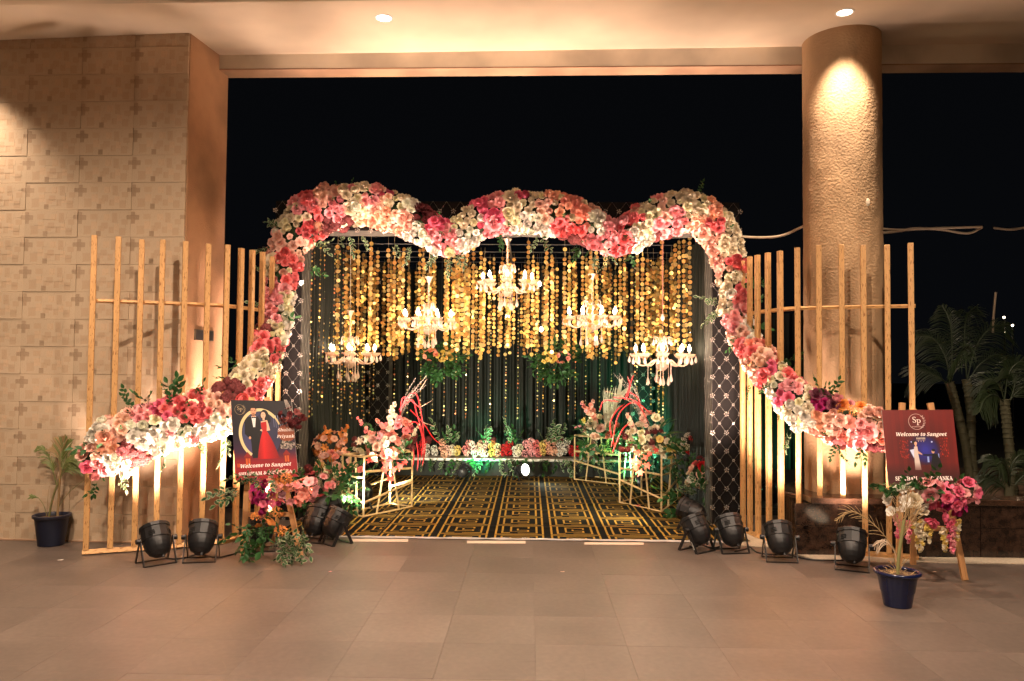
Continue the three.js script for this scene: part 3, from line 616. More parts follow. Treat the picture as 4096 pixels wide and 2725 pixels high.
// ---------------------------------------------------------------- the flower garland over the booth and both fences
const PATH = [[200, 1072, 6.18, 42], [250, 1035, 6.24, 70], [310, 1006, 6.3, 72], [375, 978, 6.36, 64], [450, 962, 6.42, 64], [520, 938, 6.52, 62], [572, 878, 6.78, 48], [608, 820, 7.0, 42], [628, 760, 7.25, 42], [640, 690, 7.45, 42], [652, 610, 7.6, 44], [672, 545, 7.66, 50], [715, 496, 7.68, 58], [775, 478, 7.68, 58], [850, 474, 7.68, 52], [930, 497, 7.68, 50], [1000, 536, 7.68, 48], [1040, 552, 7.68, 42], [1090, 515, 7.68, 48], [1150, 492, 7.68, 52], [1225, 490, 7.68, 52], [1300, 498, 7.68, 56], [1360, 525, 7.68, 52], [1420, 549, 7.68, 43], [1475, 522, 7.68, 50], [1530, 497, 7.68, 56], [1600, 488, 7.68, 50], [1645, 525, 7.68, 50], [1676, 585, 7.66, 46], [1688, 650, 7.6, 36], [1690, 715, 7.55, 34], [1712, 775, 7.4, 36], [1752, 832, 7.08, 44], [1798, 885, 6.84, 46], [1850, 938, 6.66, 56], [1915, 964, 6.52, 56], [1975, 978, 6.46, 58], [2020, 996, 6.4, 54], [2050, 1012, 6.36, 36]];
const ZONES = `185 1060 hot;240 1022 peach;225 1088 pink;200 1040 blush;215 1000 white;265 1068 white;312 1052 dusty;265 965 blush;330 955 pink;400 940 coral;425 925 coral;380 950 hot;330 985 white;395 1005 white;450 992 white;455 950 coral;500 968 white;530 905 dusty;500 930 blush;560 875 cream;592 900 coral;600 835 cream;606 800 coral;570 905 coral;625 745 cream;650 735 white;606 740 dusty;625 702 pink;650 692 cream;682 690 white;655 640 coral;640 662 pink;620 618 cream;650 550 blush;690 570 blush;660 600 coral;683 630 coral;705 536 coral;678 492 cream;660 520 cream;725 498 coral;706 454 coral;695 470 pink;747 443 blush;779 512 dusty;782 489 pink;812 443 cream;820 480 cream;868 477 blush;889 440 hot;860 455 pink;917 457 cream;955 464 white;876 500 peach;917 512 blush;960 540 white;983 487 maroon;990 505 cream;1008 515 hot;1020 545 pink;1028 566 pink;985 565 white;1068 501 cream;1080 548 white;1112 497 hot;1120 520 pink;1147 456 pink;1171 454 cream;1195 446 hot;1222 456 cream;1201 483 cream;1227 500 white;1260 518 white;1281 462 peach;1316 459 salmon;1261 485 blush;1297 486 peach;1346 497 salmon;1289 518 coral;1316 516 coral;1308 556 dusty;1362 483 blush;1370 516 white;1402 508 pink;1437 502 coral;1460 495 coral;1389 553 pink;1410 545 pink;1442 567 coral;1474 520 cream;1474 553 white;1490 483 cream;1511 455 pink;1536 456 cream;1570 452 cream;1523 489 blush;1550 500 pink;1530 525 pink;1528 556 dusty;1620 448 cream;1595 470 cream;1644 467 peach;1639 494 peach;1653 513 coral;1604 518 blush;1670 505 cream;1631 540 blush;1690 560 cream;1679 578 cream;1645 585 blush;1660 610 blush;1687 610 coral;1680 640 cream;1663 664 cream;1706 667 coral;1670 700 cream;1693 712 pink;1662 715 cream;1679 742 pink;1700 750 blush;1712 800 coral;1721 770 white;1694 767 blush;1727 800 salmon;1777 814 blush;1794 823 coral;1712 828 blush;1768 843 hot;1803 843 cream;1745 845 blush;1758 850 coral;1801 878 cream;1818 865 coral;1781 895 white;1811 911 hot;1834 895 pink;1768 914 white;1818 951 white;1857 928 cream;1887 930 magenta;1900 920 plum;1851 977 white;1884 954 peach;1913 975 blush;1940 918 pink;1973 945 orange;1955 935 orange;1999 944 blush;1983 997 pink;1874 1000 blush;2006 1037 maroon;2030 1010 salmon;1940 985 salmon;2015 970 blush`.split(';').map((s) => { const [x, y, c] = s.split(' '); return [+x, +y, c]; });
const KIND_OF = { white: ['rose', 'peony', 'ranunculus', 'ranunculus', 'carnation'], cream: ['carnation', 'rose', 'peony', 'ranunculus'], blush: ['rose', 'peony', 'ranunculus', 'orchid'], peach: ['rose', 'carnation', 'peony'], pink: ['carnation', 'peony', 'rose', 'ranunculus'], coral: ['rose', 'ranunculus', 'peony'], hot: ['rose', 'ranunculus', 'peony'], dusty: ['hydrangea'], maroon: ['carnation', 'hydrangea'], red: ['rose'], salmon: ['carnation', 'orchid', 'rose'], orange: ['pompon', 'pompon', 'rose'], magenta: ['rose'], plum: ['rose'] };
function overviewOf(p) { const q = p.clone().sub(camera.position).applyQuaternion(camera.quaternion.clone().invert()); return [(2048 - FP * q.x / q.z) / SC, (1362.5 + FP * q.y / q.z) / SC]; }
{
  R = rng(201);
  const g = thing('flower_garland', 'long wavy garland of pink, white and coral artificial roses over the booth and fences', 'garland', [-0.25, 0, -7.68]);
  const cen = PATH.map(([x, y, d]) => A(x, y, d)), rad = PATH.map(([, , d, h]) => (h - 3) * SC / FP * d);
  const curve = new THREE.CatmullRomCurve3(cen, false, 'centripetal'), N = 600, frames = [];
  for (let i = 0; i <= N; i++) { const t = i / N, p = curve.getPoint(t), tan = curve.getTangent(t), f = t * (rad.length - 1), a = Math.min(rad.length - 2, Math.floor(f)); frames.push({ p, tan, r: rad[a] + (rad[a + 1] - rad[a]) * (f - a) }); }
  // the dark foliage core that carries the flowers
  const core = []; for (let i = 0; i < N; i += 10) core.push(rod(frames[i].p, frames[i + 10].p, frames[i].r * 0.5, 7, frames[i + 10].r * 0.5).translate(0.25, 0, 7.68));
  mesh('foliage_core', core, std([0.02, 0.045, 0.015], 0.9), g);
  const got = [], S = 0.051, cnt = {};
  const place = (ang0, ang1, want) => {
    let tries = 0, n = 0;
    while (n < want && tries++ < want * 30) {
      const f = frames[Math.floor(rr(0, N + 0.99))], toCam = camera.position.clone().sub(f.p).normalize(), side = new THREE.Vector3().crossVectors(f.tan, toCam).normalize(), front = new THREE.Vector3().crossVectors(side, f.tan).normalize();
      const a = rr(ang0, ang1), d = front.clone().multiplyScalar(Math.cos(a)).addScaledVector(side, Math.sin(a)), r = Math.max(0.03, f.r - S * 0.72);
      const p = f.p.clone().addScaledVector(d, r * rr(0.9, 1.04)); p.addScaledVector(front, -Math.abs(Math.cos(a)) * r * 0.25);
      if (got.some((q) => q.distanceToSquared(p) < (S * 1.1) ** 2)) continue; got.push(p); n++;
      const [ox, oy] = overviewOf(p); let best = 1e9, col = 'cream';
      for (const [x, y, c] of ZONES) { const e = (x - ox) ** 2 + (y - oy) ** 2 + rr(0, 700); if (e < best) { best = e; col = c; } }
      if (R() < 0.05) col = pick(['cream', 'blush', 'pink', 'white']);
      let kind = pick(KIND_OF[col]); cnt[kind] = (cnt[kind] || 0) + 1; if (cnt[kind] > 292) { kind = ['rose', 'peony', 'ranunculus', 'carnation', 'bud'].find((q) => (cnt[q] || 0) < 292) || kind; cnt[kind]++; } const up = kind === 'hydrangea' ? 1.08 : kind === 'pompon' ? 0.8 : 1;
      flower(g, kind, col, p.clone().sub(g.position).addScaledVector(d, 0), d.clone().addScaledVector(toCam, 0.55).add(V(rr(-0.3, 0.3), rr(-0.2, 0.3), 0)), S * up * (R() < 0.12 ? rr(1.25, 1.45) : rr(0.72, 1.14)));
    }
  };
  place(-1.75, 1.75, 2000);
  place(1.8, 4.4, 160);
  // leaves poking out everywhere, variegated sprigs where the photo shows them
  for (let k = 0; k < 70; k++) {
    const f = pick(frames), toCam = camera.position.clone().sub(f.p).normalize(), side = new THREE.Vector3().crossVectors(f.tan, toCam).normalize(), a = rr(-1.6, 1.6);
    const d = toCam.clone().multiplyScalar(Math.cos(a)).addScaledVector(side, Math.sin(a)); sprig(g, pick(['green', 'green', 'round', 'big']), f.p.clone().addScaledVector(d, f.r * 0.55).sub(g.position), d.add(V(rr(-0.5, 0.5), rr(-0.5, 0.3), 0)), rr(0.45, 0.7));
  }
  for (const [x, y, dx, dy, n, ty] of [[650, 527, -1, -0.2, 2, 'var'], [632, 580, -1, 0, 3, 'var'], [630, 625, -1, 0.3, 3, 'var'], [612, 700, -1, 0.2, 2, 'var'], [725, 558, 1, 0.4, 3, 'var'], [715, 620, 1, 0.3, 2, 'green'], [795, 540, 0.3, 1, 2, 'var'], [828, 540, 0.3, 1, 3, 'var'], [905, 560, 0.2, 1, 3, 'var'], [940, 562, 0.4, 1, 2, 'var'], [1000, 580, -0.2, 1, 3, 'var'], [1030, 590, 0.1, 1, 4, 'var'], [1060, 582, 0.4, 1, 2, 'var'], [1145, 540, 0, 1, 2, 'green'], [1240, 540, 0, 1, 3, 'var'], [1330, 575, -0.2, 1, 4, 'green'], [1370, 588, 0, 1, 4, 'var'], [1395, 590, 0.1, 1, 4, 'var'], [1445, 582, 0, 1, 3, 'green'], [1606, 448, 0.2, -1, 1, 'round'], [1660, 690, -1, 0.1, 4, 'var'], [1655, 715, -1, 0.4, 4, 'var'], [1725, 705, 1, 0, 2, 'green'], [1740, 745, 1, 0, 3, 'green'], [1725, 640, 1, 0, 2, 'green'], [800, 438, 0.3, -1, 1, 'round'], [545, 850, -1, -0.3, 3, 'green'], [533, 880, -1, 0, 2, 'green'], [300, 940, -0.3, -1, 3, 'round'], [345, 935, 0.3, -1, 2, 'green'], [410, 915, -0.4, -1, 4, 'big'], [440, 920, 0.4, -1, 3, 'green'], [395, 930, -0.6, -0.6, 1, 'green'], [215, 1105, 0, 1, 3, 'green'], [285, 1085, 0.3, 1, 2, 'var'], [365, 1035, 0, 1, 2, 'var'], [520, 1010, 0, 1, 2, 'var'], [445, 1020, 0.4, 1, 2, 'round'], [1820, 990, -0.2, 1, 3, 'var'], [1890, 910, -0.3, -1, 3, 'green'], [1910, 915, 0.4, -1, 3, 'green'], [1935, 1010, 0, 1, 4, 'round'], [1932, 1030, 0, 1, 3, 'round'], [1985, 1020, -0.2, 1, 3, 'green'], [1725, 880, -0.5, 1, 3, 'round'], [1800, 840, 1, -0.3, 2, 'green']])
    for (let k = 0; k < Math.ceil(n * 0.6); k++) { let best = frames[0], bd = 1e9; for (const f of frames) { const [ox, oy] = overviewOf(f.p), e = (ox - x) ** 2 + (oy - y) ** 2; if (e < bd) { bd = e; best = f; } } const p = A(x + rr(-8, 8), y + rr(-8, 8), -best.p.z - 0.06); sprig(g, ty, p.sub(g.position), V(dx + rr(-0.5, 0.5), -dy + rr(-0.5, 0.5), rr(-0.1, 0.7)), rr(0.6, 0.9)); }
}
// ---------------------------------------------------------------- stage lights
R = rng(301);
const canGeo = toCreasedNormals(lathe([[0.001, -0.15], [0.045, -0.149], [0.055, -0.14], [0.082, -0.122], [0.102, -0.085], [0.11, -0.045], [0.112, -0.01]], 14), 0.45);
const barrelGeo = toCreasedNormals(lathe([[0.112, -0.01], [0.118, -0.004], [0.118, 0.085], [0.126, 0.09], [0.126, 0.115], [0.114, 0.117], [0.112, 0.1], [0.09, 0.095]], 12), 0.5);
const lensGeo = new THREE.CircleGeometry(0.11, 24).rotateX(-Math.PI / 2).translate(0, 0.103, 0);
const slotGeo = box(0.05, 0.008, 0.006);
const logo = canvas(256, 48, (c, W, H) => { c.fillStyle = '#0a0b0a'; c.fillRect(0, 0, W, H); c.fillStyle = '#d8d8d0'; c.font = 'bold 38px sans-serif'; c.fillText('SOVA', 20, 38); });
const logo2 = canvas(384, 48, (c, W, H) => { c.fillStyle = '#0a0b0a'; c.fillRect(0, 0, W, H); c.fillStyle = '#d8d8d0'; c.font = 'bold 36px sans-serif'; c.fillText('SOVA60/multi', 20, 36); });
function parLight(label, foot, target, o = {}) {
  const piv = 0.2, d = target.clone().sub(foot).setY(0), turn = Math.atan2(-d.x, -d.z), t = thing('stage_light', label, 'stage light', foot, turn, 'black stage lights on the floor round the flower arch');
  const el = o.el ?? Math.min(0.98, Math.atan2(target.y - piv, d.length())), body = new THREE.Group(); body.name = 'lamp_housing'; t.add(body); body.position.y = piv; body.rotation.x = -(Math.PI / 2 - el);
  mesh('barrel', barrelGeo, M.blackmetal, body); mesh('rear_cap', canGeo, M.blackmetal, body);
  for (let s = 0; s < 4; s++) { const a = s * Math.PI / 2 + Math.PI / 4 + 0.2; for (let k = 0; k < 3; k++) { const m = mesh('vent_slot', slotGeo, M.slot, body); m.position.set(Math.sin(a) * 0.1165, 0.018 + k * 0.014, Math.cos(a) * 0.1165); m.rotation.y = a; } }
  mesh('lens', lensGeo, o.lens ?? M.lensWarm, body);
  mesh('lens_rim', new THREE.TorusGeometry(0.12, 0.005, 5, 12).rotateX(Math.PI / 2).translate(0, 0.116, 0), M.blackmetal, body);
  mesh('gland', [new THREE.CylinderGeometry(0.012, 0.012, 0.04, 8).translate(0.02, -0.15, 0.02)], M.black, body);
  for (const s of [-1, 1]) { mesh('clamp_knob', new THREE.CylinderGeometry(0.02, 0.024, 0.035, 10).rotateZ(Math.PI / 2).translate(s * 0.15, piv, 0), M.blackmetal, t); }
  for (const [z, y] of [[-0.1, 0.006], [0.1, 0.006]]) mesh('yoke', [bar(V(-0.134, piv + 0.01, 0), V(-0.132, y, z), 0.006, 0.028), bar(V(0.134, piv + 0.01, 0), V(0.132, y, z), 0.006, 0.028), box(0.27, 0.006, 0.028, 0, y, z)], M.blackmetal, t);
  if (o.logo) {
    const w = o.logo === 1 ? 0.09 : 0.12, g = new THREE.PlaneGeometry(w, 0.02), m = mesh('lettering', g, std(0xffffff, 0.5, 0, { map: o.logo === 1 ? logo : logo2 }), t);
    const dir = V(0, piv, -0.1).normalize(), xa = V(0, 0.19, 0.1).setZ(-0.1).normalize(), za = V(-1, 0, 0), ya = new THREE.Vector3().crossVectors(za, xa);
    m.quaternion.setFromRotationMatrix(new THREE.Matrix4().makeBasis(V(0, 0.19, -0.1).normalize(), new THREE.Vector3().crossVectors(za, V(0, 0.19, -0.1).normalize()), za)); m.position.set(-0.1375, 0.085, 0.055);
    m.quaternion.setFromRotationMatrix(new THREE.Matrix4().makeBasis(V(0, 0.19, -0.1).normalize(), new THREE.Vector3().crossVectors(za, V(0, 0.19, -0.1).normalize()), za));
  }
  t.scale.setScalar(o.small ?? 0.9);
  if (o.power !== 0) spot(body, V(0, 0.125, 0), V(0, 2, 0), o.color ?? PINKWARM, o.power ?? LIGHT.par, o.angle ?? 0.62, o.pen ?? 0.75, 4, 'stage_light_beam');
  return t;
}
parLight('scuffed stage light standing before the left fence, nearest the left potted palm', F(358, 1297), A(322, 985, 6.3), { power: 30 });
parLight('stage light before the left fence, under the white roses beside the couple poster', F(463, 1290), A(490, 950, 6.45), { power: 30 });
parLight('stage light half hidden under the leaves behind the left easel', F(600, 1266), A(630, 420, 7.0), { power: 60, angle: 0.8, el: 1.15 });
parLight('left one of two stage lights leaning together by the left booth post', F(727, 1246), A(835, 470, 7.6), { power: 52 });
parLight('right one of two stage lights leaning together by the left booth post', F(772, 1251), A(1030, 500, 7.6), { power: 58, angle: 0.7 });
parLight('stage light with a glaring lens inside the booth behind the left wire stand', F4(1432, 2040), F(1190, 1110), { el: 0.2, lens: M.lensWhite, power: 50, color: rgb(1, 0.93, 0.72), angle: 0.75 });
parLight('stage light with a glaring lens under the flowers at the left booth post', F(752, 1205), F(1100, 1170), { el: 0.28, lens: M.lensWhite, power: 30, color: rgb(1, 0.9, 0.7), angle: 0.7 });
parLight('stage light with a white glowing lens on the carpet before the bench', F4(2085, 1924), F4(2640, 2010), { el: 0.16, small: 0.72, lens: M.lensWhite, power: 4, color: rgb(0.95, 1, 0.75), angle: 0.8 });
parLight('small stage light lying on the carpet before the bench, throwing green on its edge', F4(1855, 1928), A(1105, 1060, 11.05), { el: 0.3, small: 0.7, lens: M.lensGreen, power: 11, color: rgb(0.12, 1, 0.5), angle: 0.6 });
parLight('brown stage light at the right booth post, turned into the booth', F(1592, 1222), F(1300, 1180), { el: 0.24, lens: M.lensWhite, power: 30, color: rgb(1, 0.85, 0.5), angle: 0.75 });
parLight('leftmost stage light of the row before the right fence, in front of the brown one', F(1604, 1268), A(1370, 500, 7.6), { power: 58, logo: 2, angle: 0.7 });
parLight('stage light directly before the right booth post', F(1683, 1270), A(1580, 500, 7.6), { power: 52, logo: 1, angle: 0.68 });
parLight('stage light before the slats between right booth post and round column', F(1795, 1290), A(1755, 800, 7.0), { power: 32, logo: 2 });
parLight('stage light before the round column, nearest the right potted palm', F(1962, 1310), A(1960, 970, 6.45), { power: 21, logo: 1, angle: 0.7 });
parLight('small stage light hidden behind the right booth post, washing the right curtain green', V(1.4, 0.02, -9.75), V(1.62, 0.7, -11.5), { el: 0.42, small: 0.7, lens: M.lensGreen, power: 26, color: rgb(0.12, 1, 0.5), angle: 0.7 });
// ---------------------------------------------------------------- chandeliers
function teardrop(s) { return lathe([[0.0005, 0.03], [0.003, 0.026], [0.007, 0.012], [0.0125, -0.006], [0.013, -0.016], [0.008, -0.026], [0.0005, -0.031]], 7).scale(s, s, s); }
const dropGeo = teardrop(1.3), bigDrop = teardrop(1.65);
const bead = new THREE.OctahedronGeometry(0.0068, 0);
const beadString = (n) => merge(Array.from({ length: n }, (_, k) => bead.clone().rotateY(k).translate(0, -k * 0.0125, 0)));
function makeChandelier(label, canopyH, chain) {
  const t = thing('chandelier', label, 'chandelier', [0, 0, 0], 0, 'crystal chandeliers hanging in a V in the booth');
  const gl = M.chand;
  if (!chain) mesh('canopy', lathe([[0.004, canopyH], [0.05, canopyH], [0.05, canopyH - 0.008], [0.034, canopyH - 0.03], [0.022, canopyH - 0.06], [0.018, canopyH - 0.075], [0.004, canopyH - 0.08]], 20), gl, t);
  else mesh('crystal_lamp_drop', lathe([[0.004, canopyH], [0.012, canopyH - 0.01], [0.024, canopyH - 0.04], [0.02, canopyH - 0.065], [0.004, canopyH - 0.08]], 10), M.crystal, t);
  const wrap = []; const top = canopyH - 0.078; for (let y = top; y > 0.2; y -= 0.02) wrap.push(new THREE.SphereGeometry(chain ? 0.005 : 0.0135, 7, 5).scale(1, 0.9, 1).rotateZ(0.4).translate(0.002 * Math.sin(y * 90), y, 0)); mesh(chain ? 'chain' : 'wrapped_stem', wrap, gl, t);
  mesh('body', lathe([[0.004, 0.2], [0.014, 0.2], [0.02, 0.185], [0.012, 0.165], [0.03, 0.14], [0.036, 0.12], [0.02, 0.09], [0.014, 0.06], [0.028, 0.03], [0.034, 0.0], [0.026, -0.03], [0.018, -0.06], [0.03, -0.085], [0.05, -0.095], [0.052, -0.105], [0.004, -0.11]], 18), gl, t);
  mesh('bowl', lathe([[0.062, -0.1], [0.07, -0.104], [0.066, -0.125], [0.05, -0.15], [0.03, -0.168], [0.004, -0.175]], 18), M.dish, t);
  const armCurve = tube([V(0.02, -0.08, 0), V(0.09, -0.055, 0), V(0.15, -0.1, 0), V(0.22, -0.115, 0), V(0.275, -0.085, 0), V(0.29, -0.02, 0)], 0.0105, 22, 6);
  const curl = tube([V(0.015, 0.02, 0), V(0.06, 0.05, 0), V(0.055, 0.1, 0), V(0.035, 0.14, 0), V(0.05, 0.19, 0), V(0.085, 0.205, 0), V(0.1, 0.18, 0)], 0.009, 22, 6);
  const dish = lathe([[0.012, -0.03], [0.036, -0.028], [0.06, -0.012], [0.072, 0.006], [0.075, 0.014], [0.068, 0.011], [0.036, -0.01], [0.01, -0.012]], 16).translate(0.29, 0, 0);
  const cup = lathe([[0.01, -0.03], [0.02, -0.028], [0.016, -0.02], [0.01, -0.014]], 10).translate(0.29, 0, 0);
  const candle = new THREE.CylinderGeometry(0.0115, 0.0125, 0.05, 9).translate(0.29, 0.018, 0);
  const bulb = lathe([[0.01, 0.043], [0.017, 0.053], [0.021, 0.068], [0.018, 0.086], [0.009, 0.108], [0.001, 0.122]], 10).translate(0.29, 0, 0);
  const strA = beadString(9), strB = beadString(12);
  for (let k = 0; k < 8; k++) {
    const a = new THREE.Group(); a.name = 'arm'; t.add(a); a.rotation.y = k * Math.PI / 4 + 0.18;
    mesh('arm_tube', [armCurve, cup], gl, a); mesh('dish', dish, M.dish, a); mesh('candle', candle, M.candle, a); const b = mesh('bulb', bulb, M.bulb, a);
    for (const q of [-1, 0, 1]) { const e = mesh('crystal_drop', dropGeo, M.crystal, a); e.position.set(0.29 + (q === 0 ? 0.07 : 0.025), -0.045 - (q === 0 ? 0 : 0.02), q * 0.05); }
    if (!(MISSING && k === 2)) { const l = new THREE.PointLight(CANDLE, LIGHT.bulb, 0, 2); l.name = 'bulb_light'; l.position.set(0.29, 0.07, 0); l.shadow.radius = 0.7; l.castShadow = true; a.add(l); }
    if (k % 2 === 0) { const c = new THREE.Group(); c.name = 'upper_curl'; t.add(c); c.rotation.y = k * Math.PI / 4 + 0.5; mesh('curl_tube', curl, gl, c); const e = mesh('crystal_drop', dropGeo, M.crystal, c); e.position.set(0.1, 0.145, 0); const e2 = mesh('crystal_drop', dropGeo, M.crystal, c); e2.position.set(0.07, 0.165, 0.01); }
    const s = new THREE.Group(); s.name = 'bead_strand'; t.add(s); s.rotation.y = k * Math.PI / 4; s.position.y = -0.1; const r = 0.068 + 0.045 * (k % 3);
    mesh('beads', k % 2 ? strA : strB, M.crystal, s).position.set(r, 0, 0); mesh('crystal_drop', bigDrop, M.crystal, s).position.set(r, -(k % 2 ? 9 : 12) * 0.0125 - 0.035, 0);
  }
  return t;
}
let MISSING = false;
{
  const C1 = [[805, 815, 9.3, 0.58, 'lowest chandelier on the left, beside the left wire stand flowers'], [985, 737, 9.3, 0.5, 'chandelier second from left, above the left hanging bouquet'], [1168, 650, 9.3, 0.5, 'highest chandelier, in the middle of the booth'], [1363, 731, 9.3, 0.53, 'chandelier second from right, above the right hanging bouquet'], [1525, 818, 8.7, 0.42, 'lowest chandelier on the right, hung on a chain beside the right post']];
  const proto = makeChandelier(C1[0][4], 0.52, false), chainOne = makeChandelier(C1[4][4], 0.46, true);
  const cords = []; C1.forEach(([x, y, d, , label], i) => {
    const c = i === 0 ? proto : i === 4 ? chainOne : proto.clone(); if (i && i < 4) { c.name = numbered('chandelier'); scene.add(c); c.userData = { ...proto.userData, label }; }
    const p = A(x, y, d); c.position.copy(p); c.rotation.y = i * 0.31; c.rotation.z = [0.01, -0.012, 0.006, 0.02, -0.015][i];
    cords.push([c, p, i]); }); cords.forEach(([c, p, i]) => { mesh('hanging_cord', rod(V(0, 0.45, 0), V(0, 2.97 - p.y, 0), 0.0042, 5), i === 0 ? M.rope : i === 4 ? std([0.5, 0.2, 0.14], 0.7) : M.thread, c);
  });
}
{ // bare bulbs that glow between the strings
  for (const [x, y, d, l] of [[1168, 727, 9.9, 'small bare bulb just under the middle chandelier'], [1246, 757, 9.9, 'small bare bulb right of the middle chandelier among gold discs'], [1592, 768, 9.3, 'small bare bulb above the right chandelier, left of a pair'], [1616, 766, 9.0, 'small bare bulb at the edge of the right netted post'], [1242, 652, 9.9, 'small bare bulb high beside the middle chandelier']]) {
    const p = A(x, y, d), b = thing('bare_bulb', l, 'bulb', p, 0, 'bare bulbs between the gold strings');
    mesh('glass_bulb', lathe([[0.001, -0.04], [0.018, -0.03], [0.024, -0.012], [0.018, 0.01], [0.01, 0.025]], 12), M.bulb, b); mesh('bulb_socket', new THREE.CylinderGeometry(0.011, 0.011, 0.035, 8).translate(0, 0.04, 0), M.black, b); mesh('wire', rod(V(0, 0.05, 0), V(0, 2.98 - p.y, 0), 0.002, 4), M.black, b);
    const l2 = new THREE.PointLight(CANDLE, 0.25, 0, 2); l2.name = 'bulb_light'; l2.castShadow = true; l2.shadow.radius = 0.9; b.add(l2);
  }
}
// ---------------------------------------------------------------- hanging strings of gold discs
{
  R = rng(401);
  const disc = new THREE.CircleGeometry(0.0235, 12);
  let nSingle = 0;
  const string = (x, z, y0, y1, single, label) => {
    const t = thing('disc_string', label, 'disc string', [x, y1, z], 0, 'gold foil disc strings hanging in the booth');
    t.rotation.z = rr(-0.012, 0.012); mesh('thread', rod(V(0, 0, 0), V(0, y0 - y1, 0), 0.001, 3), M.thread, t);
    const l = [[], [], [], []]; let y = -rr(0.02, 0.2);
    while (y > y0 - y1) {
      const a = rr(-1, 1) * (R() < 0.25 ? 1.5 : 0.75), b = rr(-0.22, 0.22), s = rr(0.9, 1.08), q = Math.floor(R() * 4), px = rr(-0.003, 0.003);
      if (single) { const m = mesh('disc', disc, M.discgold[q], t); m.rotation.set(b, a, 0); m.scale.setScalar(s); m.position.set(px, y, 0); }
      else l[q].push(disc.clone().scale(s, s, s).rotateX(b).rotateY(a).translate(px, y, 0));
      y -= 0.0535 * s * rr(1, 1.08) + (R() < 0.04 ? 0.05 : 0);
    }
    if (!single) l.forEach((g, q) => { if (g.length) mesh('disc', g, M.discgold[q], t).userData.kind = 'stuff'; });
  };
  const rows = [[-8.72, 20, 1.74, 8], [-9.5, 24, 1.7, 4], [-9.98, 30, 1.7, 2], [-10.5, 32, 1.72, 0], [-10.9, 28, 1.74, 0]];
  const ROW = ['front', 'second', 'middle', 'fourth', 'rear'];
  rows.forEach(([z, n, yb, ns], ri) => {
    let k = 0; const xs = []; for (let i = 0; i < n; i++) { let x = -2.22 + (i + 0.5) / n * 3.92 + rr(-0.07, 0.07); if (R() < 0.35 && xs.length) x = xs.at(-1) + rr(0.045, 0.07); xs.push(x); }
    xs.forEach((x, xi) => { string(x, z + rr(-0.05, 0.05), yb + rr(-0.1, 0.12), 2.98, k++ % 3 === 0 && k / 3 < ns, ri < 2 ? `${ORD(xi)} gold disc string from the left in the ${ROW[ri]} row inside the booth` : `gold foil disc string in the ${ROW[ri]} row of strings hanging inside the booth`); });
  });
  for (let k = 0; k < 15; k++) string(1.72 + rr(-0.06, 0.05), -8.6 - k * 0.17, 1.72 + rr(-0.1, 0.12), 2.98, false, 'gold foil disc string along the right side curtain of the booth');
  for (let k = 0; k < 10; k++) string(-2.19 + rr(-0.03, 0.08), -8.8 - k * 0.22, 1.72 + rr(-0.1, 0.12), 2.98, false, 'gold foil disc string along the left side curtain of the booth');
  const seq = new THREE.CircleGeometry(0.0118, 8);
  const fine = (x, z, y0, y1, label) => {
    const t = thing('sequin_string', label, 'sequin string', [x, y1, z], 0, 'fine sequin strings hanging low in the booth');
    mesh('thread', rod(V(0, 0, 0), V(0, y0 - y1, 0), 0.0009, 3), M.thread, t);
    const l = [[], [], [], []]; for (let y = -0.05; y > y0 - y1; y -= rr(0.034, 0.082)) l[Math.floor(R() ** 1.5 * 4)].push(seq.clone().rotateX(rr(-0.3, 0.3)).rotateY(rr(-1.3, 1.3)).translate(rr(-0.002, 0.002), y, 0));
    l.forEach((g, q) => { if (g.length) mesh('sequin', g, M.sequin[q], t).userData.kind = 'stuff'; });
  };
  for (const [xi, x] of [1535, 1575, 1628, 1680, 1729, 1775, 1822, 1862, 1911, 1960, 2022, 2070, 2149, 2172, 2215, 2273, 2301, 2342, 2398, 2446].entries()) { const p = A4(x, 1668 + rr(-14, 16), 11.15); fine(p.x, -11.15, p.y, 2.98, `${ORD(xi)} fine sequin string from the left before the back curtain`); }
  for (let k = 0; k < 17; k++) { const p = A4(1234 + k * 16 + rr(-5, 5), 1655 + rr(-60, 50), 8.5 + k * 0.145); fine(p.x, p.z, p.y, 2.98, 'fine sequin string in the thicket of strings along the left side curtain'); }
  for (const x of [2540, 2548, 2604, 2632, 2636, 2690, 2744, 2788, 2800]) { const p = A4(x, 1650 + rr(-30, 40), 10.2); fine(Math.min(1.72, p.x), -10.2, p.y, 2.98, 'fine sequin string near the rear right netted post of the booth'); }
}
// ---------------------------------------------------------------- wire flower stands
function wireStand(label, corners, h, seed) { // corners: floor points left, front, right, back
  const c = corners.reduce((a, b) => a.clone().add(b)).multiplyScalar(0.25), t = thing('wire_stand', label, 'flower stand', [c.x, 0, c.z]), q = corners.map((p) => V(p.x - c.x, 0.008, p.z - c.z)), w = 0.017, up = (p, y) => p.clone().setY(y);
  const put = (n, a, b) => mesh(n, bar(a, b, w, w), M.standgold, t);
  for (let i = 0; i < 4; i++) {
    const a = q[i], b = q[(i + 1) % 4], L = (s, y) => a.clone().lerp(b, s).setY(y);
    put('upright', a.clone().setY(0), up(a, h)); put('top_bar', up(a, h - 0.008), up(b, h - 0.008)); put('bottom_bar', L(0, 0.012), L(1, 0.012));
    if (i < 2) { // the two faces towards the guests carry leaning bars
      const s = i === 0 ? 1 : -1, o = i === 0 ? 0 : 0.06;
      put('leaning_bar', L(0.26, 0.012), L(0.38 + o, h - 0.01)); put('leaning_bar', L(0.72, 0.012), L(0.6 - o, h - 0.01));
      put('cross_bar', L(0, 0.4 + o), L(1, 0.4 + o * 0.5)); put('cross_bar', L(0, i ? 0.15 : 0.27), L(1, i ? 0.28 : 0.15));
    } else put('cross_bar', L(0, 0.3), L(1, 0.2));
  }
  t.userData.h = undefined; return [c, h];
}
